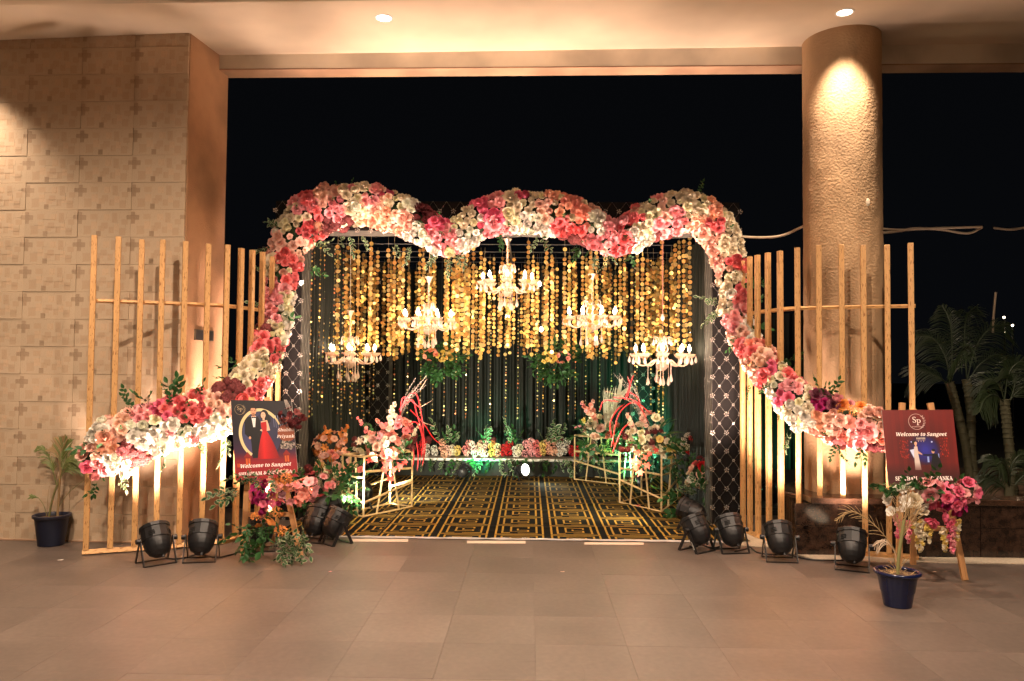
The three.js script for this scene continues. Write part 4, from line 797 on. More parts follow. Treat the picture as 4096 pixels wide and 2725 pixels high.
const [SL] = wireStand('gold wire flower stand on the left, topped by pink flowers and red strands', [F4(1366, 2060), F4(1453, 2073), F4(1646, 2033), F4(1559, 2020)], 0.62, 1);
const [SA] = wireStand('rear gold wire flower stand on the right, topped by roses and pale grass', [F4(2298, 1923), F4(2477, 1944), F4(2545, 1932), F4(2352, 1909)], 0.62, 2);
const [SB] = wireStand('front gold wire flower stand on the right, topped by cream flowers and red leaves', [F4(2479, 2016), F4(2646, 2053), F4(2738, 1978), F4(2566, 1990)], 0.63, 3);
const mapleGeo = (() => {
  const s = new THREE.Shape(), pts = []; for (let k = 0; k < 11; k++) { const a = -Math.PI / 2 + (k - 5) * 0.56, r = k % 2 ? [0.95, 1.0, 0.95, 0.75, 0.75][(k - 1) / 2] : 0.42; pts.push([Math.cos(a) * r, Math.sin(a) * r]); }
  pts.forEach(([x, y], i) => (i ? s.lineTo(x, y) : s.moveTo(x, y))); const g = new THREE.ShapeGeometry(s), p = g.attributes.position; for (let i = 0; i < p.count; i++) p.setZ(i, 0.25 * Math.abs(p.getX(i)) ** 1.5 - 0.2 * (p.getY(i) ** 2)); g.computeVertexNormals(); return g;
})();
const redLeaf = new THREE.MeshPhysicalMaterial({ color: rgb(0.75, 0.07, 0.05), roughness: 0.6, side: THREE.DoubleSide, transmission: 0.25, thickness: 0 });
const redStrand = std([0.5, 0.012, 0.015], 0.45, 0, DS), paleGrass = std([0.62, 0.62, 0.45], 0.7, 0, DS), plume = std([0.75, 0.5, 0.36], 0.8, 0, DS), twig = std([0.5, 0.42, 0.36], 0.6), darkLeaf = new THREE.MeshPhysicalMaterial({ color: rgb(0.16, 0.02, 0.02), roughness: 0.55, side: THREE.DoubleSide, transmission: 0.15, thickness: 0 });
function ribbon(pts, w, flat = V(0, 0, 1)) { // a flat strip along a curve
  const c = new THREE.CatmullRomCurve3(pts), n = 18;
  return sheet((u, v) => { const p = c.getPoint(v), t = c.getTangent(v), s = new THREE.Vector3().crossVectors(t, flat).normalize(), k = (u - 0.5) * w * Math.min(1, 6 * (1 - v) + 0.12); return [p.x + s.x * k, p.y + s.y * k, p.z + s.z * k + Math.abs(u - 0.5) * w * 0.3]; }, 2, n);
}
const strandPath = (t, pts, d) => pts.map(([x, y, dd]) => A4(x, y, d + (dd ?? 0)).sub(t.position));
function spike(t, x0, y0, x1, y1, d, kind, colors, size, n) { // a flower spike: blooms along a stem, smaller to the tip
  const a = A4(x0, y0, d), b = A4(x1, y1, d - 0.06); mesh('flower_stem', rod(a.clone().sub(t.position), b.clone().sub(t.position), 0.003, 4), std([0.1, 0.18, 0.05], 0.7), t);
  for (let k = 0; k < n; k++) { const s = k / (n - 1), p = a.clone().lerp(b, s).add(V(rr(-1, 1), rr(-0.5, 0.5), rr(0, 1)).multiplyScalar(size * 0.7 * (1 - s * 0.6))); flower(t, s > 0.75 ? 'bud' : kind, pick(colors), p.sub(t.position), V(rr(-0.7, 0.7), rr(0, 0.6), 1), size * (1 - s * 0.55)); }
}
const P4 = (x, y, d) => A4(x, y, d);
{ // left arrangement
  R = rng(501); const d = 8.2, t = thing('flower_arrangement', 'pink and cream arrangement with bright red strands on the left wire stand', 'flower arrangement', [SL.x, 0.62, SL.z]);
  mesh('foam_base', rbox(0.3, 0.08, 0.16, 0.02, 0, 0.045, 0), std([0.03, 0.07, 0.03], 0.9), t);
  greens(t, P4(1545, 1790, d), 0.2, 0.1, 0.12, 14, 'green', 1);
  cluster(t, P4(1530, 1785, d), 0.17, 0.15, 0.14, 26, ['orchid', 'peony', 'orchid'], ['salmon', 'salmon', 'pink', 'blush', 'coral'], 0.055, { gap: 1.1 });
  cluster(t, P4(1470, 1780, d), 0.12, 0.08, 0.1, 15, ['orchid', 'orchid', 'lily'], ['white', 'cream'], 0.05, { gap: 1.1 });
  cluster(t, P4(1590, 1720, d), 0.13, 0.14, 0.1, 18, ['orchid', 'bud', 'peony'], ['pink', 'coral', 'cream', 'salmon'], 0.05, { gap: 1.1 });
  cluster(t, P4(1570, 1790, d - 0.1), 0.12, 0.12, 0.08, 14, ['orchid'], ['cream', 'white', 'salmon'], 0.048, { gap: 1.1 });
  spike(t, 1560, 1720, 1575, 1612, d, 'orchid', ['cream', 'cream', 'white'], 0.048, 13); spike(t, 1500, 1760, 1428, 1672, d, 'orchid', ['salmon', 'coral'], 0.042, 8); spike(t, 1640, 1760, 1672, 1700, d, 'orchid', ['cream'], 0.036, 7); spike(t, 1540, 1740, 1510, 1680, d, 'orchid', ['salmon', 'coral'], 0.045, 7);
  cluster(t, P4(1640, 1770, d), 0.05, 0.15, 0.06, 7, ['hydrangea'], ['maroon', 'dusty'], 0.045);
  for (const [x, y, s] of [[1478, 1840, 0.05], [1545, 1860, 0.06], [1600, 1865, 0.062], [1562, 1915, 0.065], [1540, 1880, 0.05], [1500, 1838, 0.045], [1620, 1850, 0.045], [1575, 1880, 0.05]]) { const m = mesh('maple_leaf', mapleGeo, redLeaf, t); m.position.copy(P4(x, y, d - 0.22).sub(t.position)); m.scale.setScalar(s); m.rotation.set(rr(-0.4, 0.3), rr(-0.4, 0.4), rr(-0.6, 0.6)); }
  for (const pts of [[[1590, 1700], [1620, 1600, -0.05], [1660, 1572, -0.1], [1685, 1660, -0.12], [1700, 1790, -0.1]], [[1640, 1640], [1690, 1690, -0.1], [1735, 1755, 0], [1770, 1782, 0.1]], [[1595, 1640], [1650, 1600, -0.08], [1665, 1650, -0.1], [1690, 1740, -0.1], [1695, 1830, -0.1]], [[1625, 1700], [1665, 1690, -0.1], [1690, 1760, -0.12], [1680, 1860, -0.12]], [[1600, 1650], [1615, 1590, -0.1], [1690, 1640, -0.1]], [[1660, 1740], [1672, 1820, -0.1], [1668, 1885, -0.1]], [[1650, 1760], [1655, 1830, -0.1], [1650, 1870, -0.1]], [[1680, 1700], [1700, 1780, -0.1], [1688, 1870, -0.1]]]) mesh('red_strand', ribbon(strandPath(t, pts, d), 0.011), redStrand, t);
  for (const [a, b] of [[[1680, 1560], [1705, 1520]], [[1680, 1630], [1725, 1604]], [[1690, 1690], [1735, 1705]]]) { const p = P4(...a, d).sub(t.position), q = P4(...b, d).sub(t.position); const l = []; for (let k = 0; k < 26; k++) { const c = p.clone().lerp(q, k / 26), e = q.clone().sub(p).normalize().multiplyScalar(0.018).add(V(rr(-1, 1), rr(-1, 1), rr(-1, 1)).multiplyScalar(0.012 * (1 - k / 30))); l.push(rod(c, c.clone().add(e), 0.002, 3, 0.0004)); } l.push(rod(p, q, 0.004, 5, 0.001)); mesh('plume', l, plume, t); }
  for (let k = 0; k < 9; k++) { const c = P4(1600, 1680, d).sub(t.position), e = P4(1690 + rr(-30, 20), 1500 + rr(0, 60), d).sub(t.position), m = c.clone().lerp(e, 0.5).add(V(-0.03, 0.02, 0)); const l = [tube([c, m, e], 0.0012, 10, 3)]; const cv = new THREE.CatmullRomCurve3([c, m, e]); for (let q = 0.4; q < 1; q += 0.07) { const z = cv.getPoint(q); l.push(new THREE.IcosahedronGeometry(0.0042, 0).translate(z.x + rr(-0.008, 0.008), z.y + rr(-0.008, 0.008), z.z)); } mesh('berry_twig', l, twig, t); }
}
{ // rear right arrangement
  R = rng(502); const d = 10.2, t = thing('flower_arrangement', 'rose and pale grass arrangement on the rear right wire stand', 'flower arrangement', [SA.x, 0.62, SA.z]);
  mesh('foam_base', rbox(0.4, 0.08, 0.2, 0.02, 0, 0.045, 0), std([0.03, 0.07, 0.03], 0.9), t);
  greens(t, P4(2385, 1745, d), 0.3, 0.08, 0.12, 30, 'big', 0.9);
  cluster(t, P4(2405, 1710, d), 0.2, 0.12, 0.1, 11, ['rose'], ['blush', 'cream', 'salmon', 'blush'], 0.062);
  cluster(t, P4(2370, 1680, d), 0.12, 0.09, 0.1, 8, ['bud', 'orchid'], ['white', 'cream', 'yellow'], 0.048);
  spike(t, 2385, 1690, 2325, 1610, d, 'orchid', ['salmon', 'pink', 'blush'], 0.052, 14); spike(t, 2360, 1660, 2372, 1600, d, 'orchid', ['blush', 'salmon'], 0.05, 8);
  cluster(t, P4(2320, 1715, d), 0.06, 0.05, 0.05, 4, ['carnation'], ['pink', 'coral'], 0.03);
  const l = []; for (let k = 0; k < 46; k++) { const a = P4(2430 + rr(-14, 14), 1690, d).sub(t.position), b = P4(2448 + rr(-42, 40), 1560 + rr(-20, 60), d + rr(-0.1, 0.1)).sub(t.position); l.push(ribbon([a, a.clone().lerp(b, 0.5).add(V(rr(-0.02, 0.02), 0, 0)), b], 0.007)); } mesh('dry_grass', l, paleGrass, t).userData.kind = 'stuff';
  for (const pts of [[[2460, 1640], [2475, 1560], [2490, 1512]], [[2465, 1620], [2490, 1570], [2530, 1548]], [[2470, 1600], [2483, 1545], [2478, 1515]], [[2475, 1610], [2500, 1570], [2525, 1560]]]) mesh('grass_blade', ribbon(strandPath(t, pts, d), 0.03), paleGrass, t);
}
{ // front right arrangement
  R = rng(503); const d = 8.45, t = thing('flower_arrangement', 'cream flower arrangement with red leaves on the front right wire stand', 'flower arrangement', [SB.x, 0.63, SB.z]);
  mesh('foam_base', rbox(0.3, 0.08, 0.16, 0.02, 0, 0.045, 0), std([0.03, 0.07, 0.03], 0.9), t);
  greens(t, P4(2600, 1800, d), 0.22, 0.1, 0.12, 16, 'green', 1); 
  cluster(t, P4(2605, 1690, d), 0.11, 0.08, 0.09, 9, ['carnation', 'peony'], ['cream', 'cream', 'blush'], 0.058);
  cluster(t, P4(2560, 1745, d), 0.13, 0.13, 0.12, 15, ['orchid', 'bud', 'rose'], ['cream', 'white', 'cream'], 0.047);
  cluster(t, P4(2570, 1790, d - 0.04), 0.1, 0.06, 0.1, 9, ['bud'], ['white', 'cream', 'pink'], 0.04);
  cluster(t, P4(2650, 1770, d), 0.1, 0.1, 0.1, 10, ['orchid'], ['cream', 'yellow', 'cream'], 0.05);
  cluster(t, P4(2670, 1810, d), 0.07, 0.05, 0.08, 6, ['orchid'], ['cream', 'yellow'], 0.045);
  cluster(t, P4(2620, 1745, d - 0.04), 0.1, 0.07, 0.08, 6, ['hydrangea'], ['maroon', 'dusty'], 0.048); cluster(t, P4(2500, 1770, d), 0.07, 0.09, 0.08, 7, ['hydrangea'], ['dusty', 'maroon'], 0.045);
  spike(t, 2530, 1720, 2508, 1655, d, 'orchid', ['cream', 'blush'], 0.042, 11); spike(t, 2575, 1700, 2568, 1630, d, 'orchid', ['cream', 'blush'], 0.035, 8);
  for (const [x, y, dx, dy] of [[2640, 1720, 0.5, 1], [2660, 1745, 1, 0.5], [2665, 1760, 1, 0.1], [2660, 1775, 1, -0.3], [2650, 1710, 0.8, 0.8]]) { const m = mesh('broad_leaf', leafGeo(0.19, 0.045, -0.25, false), leafMat, t); m.position.copy(P4(x, y, d - 0.08).sub(t.position)); m.quaternion.setFromUnitVectors(V(0, 0, 1), V(dx, dy, 0.25).normalize()); m.rotateZ(0.6); }
  for (const [x, y, s] of [[2550, 1812, 0.055], [2535, 1845, 0.055], [2585, 1830, 0.05], [2545, 1870, 0.055], [2590, 1862, 0.055], [2562, 1890, 0.06], [2555, 1850, 0.05], [2625, 1800, 0.05], [2600, 1815, 0.04]]) { const m = mesh('maple_leaf', mapleGeo, redLeaf, t); m.position.copy(P4(x, y, d - 0.22).sub(t.position)); m.scale.setScalar(s); m.rotation.set(rr(-0.4, 0.3), rr(-0.4, 0.4), rr(-0.6, 0.6)); }
  for (const pts of [[[2460, 1790], [2440, 1700], [2470, 1640], [2500, 1615]], [[2445, 1790], [2480, 1650, -0.05], [2540, 1610], [2600, 1700, -0.05]], [[2400, 1640], [2415, 1605], [2480, 1608]], [[2450, 1810], [2490, 1720, -0.05], [2520, 1690]], [[2500, 1600], [2520, 1540], [2535, 1500]], [[2510, 1590], [2520, 1540], [2510, 1505]], [[2455, 1590], [2530, 1600], [2610, 1660]], [[2520, 1570], [2550, 1590], [2560, 1620]]]) mesh('red_strand', ribbon(strandPath(t, pts, d - 0.08), 0.011), redStrand, t);
  for (let k = 0; k < 12; k++) { const c = P4(2570, 1690, d).sub(t.position), e = P4(2490 + rr(-40, 60), 1500 + rr(-10, 70), d + rr(-0.1, 0.1)).sub(t.position), m = c.clone().lerp(e, 0.5).add(V(0.02, 0.03, 0)); const l = [tube([c, m, e], 0.0012, 10, 3)]; const cv = new THREE.CatmullRomCurve3([c, m, e]); for (let q = 0.35; q < 1; q += 0.06) { const z = cv.getPoint(q); l.push(new THREE.IcosahedronGeometry(0.004, 0).translate(z.x + rr(-0.008, 0.008), z.y + rr(-0.008, 0.008), z.z)); } mesh('berry_twig', l, twig, t); }
  for (const [a, b] of [[[2500, 1590], [2425, 1565]], [[2540, 1620], [2480, 1580]]]) { const p = P4(...a, d).sub(t.position), q = P4(...b, d).sub(t.position); const l = []; for (let k = 0; k < 30; k++) { const c = p.clone().lerp(q, k / 30), e = q.clone().sub(p).normalize().multiplyScalar(0.02).add(V(rr(-1, 1), rr(-1, 1), rr(-1, 1)).multiplyScalar(0.014)); l.push(rod(c, c.clone().add(e), 0.0015, 3, 0.0004)); } mesh('plume', l, plume, t); }
}
// ---------------------------------------------------------------- flower row on the bench, hanging bouquets, heaps by the posts
{
  R = rng(511); const t = thing('flower_row', 'row of white, yellow, pink and red pompon flowers with leaves along the bench', 'flower row', [-0.1, 0.257, -11.2]);
  const seq = [[1690, 'red'], [1712, 'white'], [1735, 'white'], [1768, 'peach'], [1790, 'blush'], [1812, 'cream'], [1835, 'yellow'], [1868, 'coral'], [1890, 'pink'], [1918, 'salmon'], [1942, 'pink'], [1965, 'orange'], [1985, 'peach'], [2012, 'red'], [2032, 'red'], [2060, 'white'], [2082, 'cream'], [2108, 'pink'], [2125, 'pink'], [2150, 'coral'], [2168, 'yellow'], [2192, 'peach'], [2212, 'peach'], [2240, 'white'], [2262, 'white'], [2285, 'red'], [2312, 'red'], [2345, 'peach'], [2375, 'salmon'], [2410, 'yellow'], [2435, 'yellow'], [2470, 'cream'], [2510, 'pink'], [2560, 'cream'], [2610, 'white'], [2660, 'yellow'], [2700, 'cream'], [2735, 'cream'], [2770, 'red'], [2795, 'red'], [2820, 'white']];
  for (const [x, c] of seq) for (const [dy, n] of [[1815, 1], [1795, 1], [1775, 1]]) { if (dy === 1775 && R() < 0.35) continue; const p = P4(x + rr(-9, 9), dy + rr(-7, 7), 11.12 + (1815 - dy) * 0.004); p.y = Math.max(p.y, 0.295); flower(t, 'pompon', c, p.sub(t.position), V(rr(-0.5, 0.5), 0.5, 1), 0.058); }
  for (let k = 0; k < 60; k++) { const x = 1690 + k * 19.4 + rr(-8, 8); sprig(t, pick(['green', 'var', 'round']), P4(x, 1832, 11.06).sub(t.position), V(rr(-0.6, 0.6), -1, 0.5), rr(0.8, 1.3)); }
  for (const x of [1770, 1795, 1815, 1935, 2040, 2060, 2200, 2225, 2340, 2180, 1950]) for (let k = 0; k < 2; k++) sprig(t, R() < 0.7 ? 'var' : 'green', P4(x + rr(-8, 8), 1780, 11.25).sub(t.position), V(rr(-0.4, 0.4), 1, 0.2), rr(1, 1.6));
  for (const x of [1700, 1720, 1945, 1965, 2215, 2240]) { for (let k = 0; k < 4; k++) flower(t, 'hydrangea', 'maroon', P4(x + rr(-14, 14), 1762 + rr(-10, 8), 11.3).sub(t.position), V(rr(-0.5, 0.5), 0.6, 0.8), 0.05); }
}
for (const [x, y, s, l, ca, cb] of [[1015, 822, 1, 'left hanging bouquet of green leaves with pink and yellow flowers before the back curtain', 'salmon', 'yellow'], [1278, 826, -1, 'right hanging bouquet of green leaves with yellow and pink flowers before the back curtain', 'salmon', 'yellow']]) {
  R = rng(520 + s); const c = A(x, y, 10.0), t = thing('hanging_bouquet', l, 'hanging bouquet', c);
  mesh('wire', rod(V(0, 0.05, 0), V(0, 2.98 - c.y, 0), 0.002, 4), M.black, t);
  greens(t, V(c.x + 0.03 * s, c.y - 0.02, c.z), 0.22, 0.2, 0.12, 42, 'big', 0.7, { droop: -0.5 }); greens(t, V(c.x, c.y, c.z), 0.14, 0.14, 0.1, 20, 'green', 1.1, { droop: -0.4 });
  cluster(t, V(c.x - 0.1 * s, c.y + 0.02, c.z + 0.2), 0.09, 0.06, 0.06, 6, ['carnation', 'orchid'], [ca], 0.042); cluster(t, V(c.x + 0.08 * s, c.y + 0.01, c.z + 0.2), 0.1, 0.06, 0.06, 8, ['carnation'], [cb], 0.042);
}
{ // heap at the left post
  R = rng(531); const t = thing('flower_heap', 'heap of orange lilies, pink and cream flowers by the left booth post', 'flower heap', [-2.05, 0, -8.3]);
  greens(t, P4(1310, 1960, 8.0), 0.2, 0.16, 0.15, 34, 'green', 1.1, { droop: -0.3 }); greens(t, P4(1300, 1960, 7.7), 0.2, 0.14, 0.1, 24, 'big', 0.8, { droop: -0.4 });
  cluster(t, P4(1320, 1785, 8.6), 0.17, 0.15, 0.12, 24, ['lily', 'orchid'], ['orange', 'orange', 'peach'], 0.055, { gap: 1.1 }); spike(t, 1320, 1770, 1300, 1705, 8.6, 'lily', ['orange'], 0.04, 8); spike(t, 1385, 1770, 1390, 1700, 8.6, 'orchid', ['orange', 'peach'], 0.042, 9); spike(t, 1370, 1780, 1365, 1715, 8.6, 'orchid', ['orange', 'peach'], 0.042, 8);
  cluster(t, P4(1330, 1860, 8.35), 0.17, 0.12, 0.12, 20, ['carnation', 'peony'], ['salmon', 'blush', 'peach'], 0.052, { gap: 1.1 }); cluster(t, P4(1420, 1850, 8.6), 0.14, 0.14, 0.1, 12, ['orchid', 'carnation'], ['cream', 'blush', 'coral'], 0.045);
  cluster(t, P4(1280, 1868, 8.2), 0.04, 0.03, 0.04, 2, ['pompon'], ['yellow'], 0.045); cluster(t, P4(1310, 1915, 8.1), 0.08, 0.1, 0.08, 8, ['carnation'], ['cream', 'white'], 0.046); cluster(t, P4(1355, 1920, 8.1), 0.1, 0.09, 0.08, 8, ['orchid', 'carnation'], ['peach', 'salmon'], 0.048);
  cluster(t, P4(1270, 1950, 7.7), 0.15, 0.14, 0.12, 20, ['orchid', 'peony'], ['pink', 'salmon', 'coral'], 0.045); cluster(t, P4(1200, 1975, 7.0), 0.1, 0.08, 0.1, 9, ['orchid', 'bud'], ['salmon', 'pink'], 0.045); cluster(t, P4(1235, 1900, 7.75), 0.06, 0.08, 0.06, 6, ['hydrangea'], ['maroon', 'dusty'], 0.045);
  cluster(t, P4(1245, 1790, 8.8), 0.1, 0.1, 0.06, 7, ['hydrangea'], ['maroon'], 0.045); cluster(t, P4(1430, 1770, 8.8), 0.06, 0.06, 0.06, 4, ['hydrangea'], ['dusty'], 0.045);
}
{ // heap at the right post
  R = rng(532); const t = thing('flower_heap', 'heap of leaves with red, white and peach flowers by the right booth post', 'flower heap', [1.6, 0, -8.4]);
  greens(t, P4(2760, 2000, 8.2), 0.2, 0.2, 0.12, 44, 'big', 0.8, { droop: -0.3 }); greens(t, P4(2800, 1990, 8.15), 0.1, 0.12, 0.1, 16, 'var', 1, { droop: -0.5 }); greens(t, P4(2720, 1850, 9.2), 0.2, 0.1, 0.1, 26, 'green', 1, { droop: -0.5 });
  cluster(t, P4(2772, 1775, 9.3), 0.12, 0.1, 0.08, 13, ['rose', 'pompon'], ['red', 'red', 'white', 'cream'], 0.05); cluster(t, P4(2720, 1790, 9.4), 0.08, 0.06, 0.06, 5, ['pompon', 'rose'], ['cream', 'white'], 0.045);
  cluster(t, P4(2800, 1900, 8.5), 0.08, 0.14, 0.08, 12, ['rose', 'carnation', 'peony'], ['red', 'peach', 'blush', 'coral'], 0.05); cluster(t, P4(2768, 1920, 8.5), 0.05, 0.06, 0.05, 4, ['carnation'], ['cream', 'white'], 0.05); cluster(t, P4(2806, 1850, 8.6), 0.06, 0.05, 0.05, 3, ['hydrangea'], ['maroon'], 0.045);
}
// ---------------------------------------------------------------- posters
const script = (c, s, x, y, size, col = '#fff', f = 'serif') => { c.save(); c.translate(x, y); c.transform(1, 0, -0.28, 1, 0, 0); c.font = `bold ${size}px ${f}`; c.fillStyle = col; c.textAlign = 'center'; c.fillText(s, 0, 0); c.restore(); };
function monogram(c, x, y, r, col) {
  c.strokeStyle = col; c.lineWidth = 3; c.beginPath(); c.arc(x, y, r, 0.35, 6.0); c.stroke();
  c.fillStyle = col; c.font = `${r * 1.05}px serif`; c.textAlign = 'center'; c.fillText('S', x - r * 0.25, y + r * 0.12); c.fillText('P', x + r * 0.28, y + r * 0.45);
  c.lineWidth = 2; for (let k = 0; k < 6; k++) { const a = -0.7 + k * 0.32, px = x + Math.cos(a) * r, py = y + Math.sin(a) * r; c.beginPath(); c.ellipse(px + 7, py - 6, 10, 4, a - 1, 0, 7); c.stroke(); c.beginPath(); c.ellipse(px - 6, py - 2, 8, 3.5, a + 1, 0, 7); c.stroke(); }
}
const posterL = canvas(768, 980, (c, W, H) => {
  let g = c.createLinearGradient(0, 0, 0, H); g.addColorStop(0, '#120e12'); g.addColorStop(0.45, '#181426'); g.addColorStop(0.66, '#3a1838'); g.addColorStop(0.78, '#8a1620'); g.addColorStop(1, '#8e0e14'); c.fillStyle = g; c.fillRect(0, 0, W, H);
  c.fillStyle = '#5d6aa0'; c.globalAlpha = 0.5; c.beginPath(); c.ellipse(360, 430, 240, 300, 0, 0, 7); c.fill(); c.globalAlpha = 1;
  c.fillStyle = '#8f97be'; for (let k = 0; k < 5; k++) c.fillRect(520 + k * 26, 190, 8, 150 + k * 10);
  c.fillStyle = '#16121e'; c.beginPath(); c.ellipse(420, 440, 205, 275, 0, 0, 7); c.globalAlpha = 0.35; c.fill(); c.globalAlpha = 1;
  c.strokeStyle = '#d9c592'; c.lineWidth = 38; c.beginPath(); c.ellipse(350, 420, 255, 300, 0, 2.1, 5.55); c.stroke(); c.lineWidth = 22; c.beginPath(); c.ellipse(350, 420, 258, 303, 0, 5.2, 5.9); c.stroke();
  const lantern = (x, y, s) => { c.fillStyle = '#7d1a14'; c.fillRect(x - 40 * s, y, 80 * s, 110 * s); c.fillStyle = '#c95a2a'; c.fillRect(x - 26 * s, y + 16 * s, 22 * s, 78 * s); c.fillRect(x + 4 * s, y + 16 * s, 22 * s, 78 * s); c.fillStyle = '#8a2018'; c.beginPath(); c.moveTo(x - 48 * s, y); c.lineTo(x, y - 60 * s); c.lineTo(x + 48 * s, y); c.fill(); };
  lantern(170, 705, 1.05); lantern(650, 690, 1); lantern(50, 770, 0.6);
  // groom: dinner suit
  c.fillStyle = '#0d0d11'; c.beginPath(); c.moveTo(205, 205); c.lineTo(160, 250); c.lineTo(150, 420); c.lineTo(205, 480); c.lineTo(222, 470); c.lineTo(232, 720); c.lineTo(350, 720); c.lineTo(360, 440); c.lineTo(350, 250); c.lineTo(325, 205); c.closePath(); c.fill();
  c.fillStyle = '#ece8e6'; c.beginPath(); c.moveTo(245, 200); c.lineTo(262, 340); c.lineTo(285, 340); c.lineTo(305, 200); c.fill(); c.fillStyle = '#0b0b0d'; c.fillRect(250, 208, 22, 16); c.fillRect(280, 208, 22, 16); c.fillRect(270, 211, 12, 10); for (let k = 0; k < 5; k++) { c.beginPath(); c.arc(275, 240 + k * 24, 3, 0, 7); c.fill(); }
  c.fillStyle = '#d59a78'; c.fillRect(253, 175, 44, 32); c.beginPath(); c.ellipse(275, 138, 36, 50, 0, 0, 7); c.fill(); c.beginPath(); c.ellipse(212, 472, 14, 18, 0, 0, 7); c.fill();
  c.fillStyle = '#120d0b'; c.beginPath(); c.ellipse(275, 98, 40, 24, 0, Math.PI, 0); c.fill(); c.fillRect(236, 96, 8, 36); c.fillRect(306, 96, 8, 36); c.beginPath(); c.ellipse(275, 178, 30, 14, 0, 0, Math.PI); c.fill(); c.fillRect(258, 158, 34, 6); c.fillRect(252, 122, 16, 5); c.fillRect(282, 122, 16, 5); c.beginPath(); c.arc(260, 133, 4, 0, 7); c.arc(290, 133, 4, 0, 7); c.fill(); c.fillStyle = '#a5473e'; c.fillRect(264, 167, 22, 4);
  // bride: red gown
  c.fillStyle = '#15100f'; c.beginPath(); c.ellipse(412, 190, 52, 70, 0, 0, 7); c.fill(); c.beginPath(); c.ellipse(450, 230, 34, 60, -0.3, 0, 7); c.fill();
  c.fillStyle = '#e6b498'; c.beginPath(); c.ellipse(396, 190, 30, 42, 0.1, 0, 7); c.fill(); c.fillRect(385, 225, 26, 30); c.beginPath(); c.moveTo(360, 270); c.lineTo(440, 250); c.lineTo(455, 300); c.lineTo(470, 380); c.lineTo(380, 400); c.lineTo(345, 385); c.lineTo(350, 370); c.lineTo(430, 360); c.lineTo(425, 300); c.lineTo(365, 310); c.fill();
  c.fillStyle = '#b01418'; c.beginPath(); c.moveTo(358, 285); c.lineTo(428, 268); c.lineTo(432, 330); c.lineTo(425, 395); c.lineTo(375, 400); c.lineTo(360, 340); c.fill();
  g = c.createLinearGradient(300, 0, 560, 0); g.addColorStop(0, '#8e0a10'); g.addColorStop(0.3, '#c8181c'); g.addColorStop(0.6, '#a80e14'); g.addColorStop(1, '#7c0a10'); c.fillStyle = g; c.beginPath(); c.moveTo(372, 395); c.lineTo(428, 392); c.quadraticCurveTo(520, 560, 560, 740); c.lineTo(290, 740); c.quadraticCurveTo(320, 540, 372, 395); c.fill();
  for (let k = 0; k < 260; k++) { c.fillStyle = `rgba(255,90,80,${0.2 + R() * 0.4})`; const y = 400 + R() * 330; c.fillRect(370 - (y - 395) * 0.23 + R() * (60 + (y - 395) * 0.62), y, 3, 3); }
  c.fillStyle = '#201412'; c.fillRect(380, 181, 11, 3); c.fillRect(402, 181, 11, 3); c.fillStyle = '#a01a22'; c.fillRect(389, 210, 14, 5);
  // hanging wooden roundel with names
  c.fillStyle = '#8a4526'; c.beginPath(); c.arc(672, 420, 112, 0, 7); c.fill(); c.strokeStyle = '#6a3018'; c.lineWidth = 3; for (let k = -2; k < 3; k++) { c.beginPath(); c.moveTo(575, 420 + k * 40); c.lineTo(768, 420 + k * 40); c.stroke(); }
  script(c, 'Shubham', 690, 398, 54, '#f2e6e2'); script(c, 'Priyanka', 668, 482, 54, '#f2e6e2');
  for (let k = 0; k < 60; k++) { c.fillStyle = pick(['#6a5f58', '#8d8078', '#2f3026', '#a8988c']); c.beginPath(); c.arc(590 + R() * 170, 530 + R() * 90 - Math.abs(R() - 0.5) * 20, 8 + R() * 10, 0, 7); c.fill(); }
  for (let k = 0; k < 70; k++) { c.fillStyle = pick(['#4a1714', '#6c211b', '#8a3024', '#35110f']); c.beginPath(); c.ellipse(600 + R() * 160, 200 + R() * 130, 16, 9, R() * 3, 0, 7); c.fill(); }
  monogram(c, 105, 118, 62, '#b59c72');
  script(c, 'Welcome to Sangeet', 375, 835, 62, '#fff6f0'); c.font = 'bold 58px serif'; c.fillStyle = '#fff6f0'; c.textAlign = 'center'; c.fillText('SHUBHAM & PRIYANKA', 372, 930, 660);
});
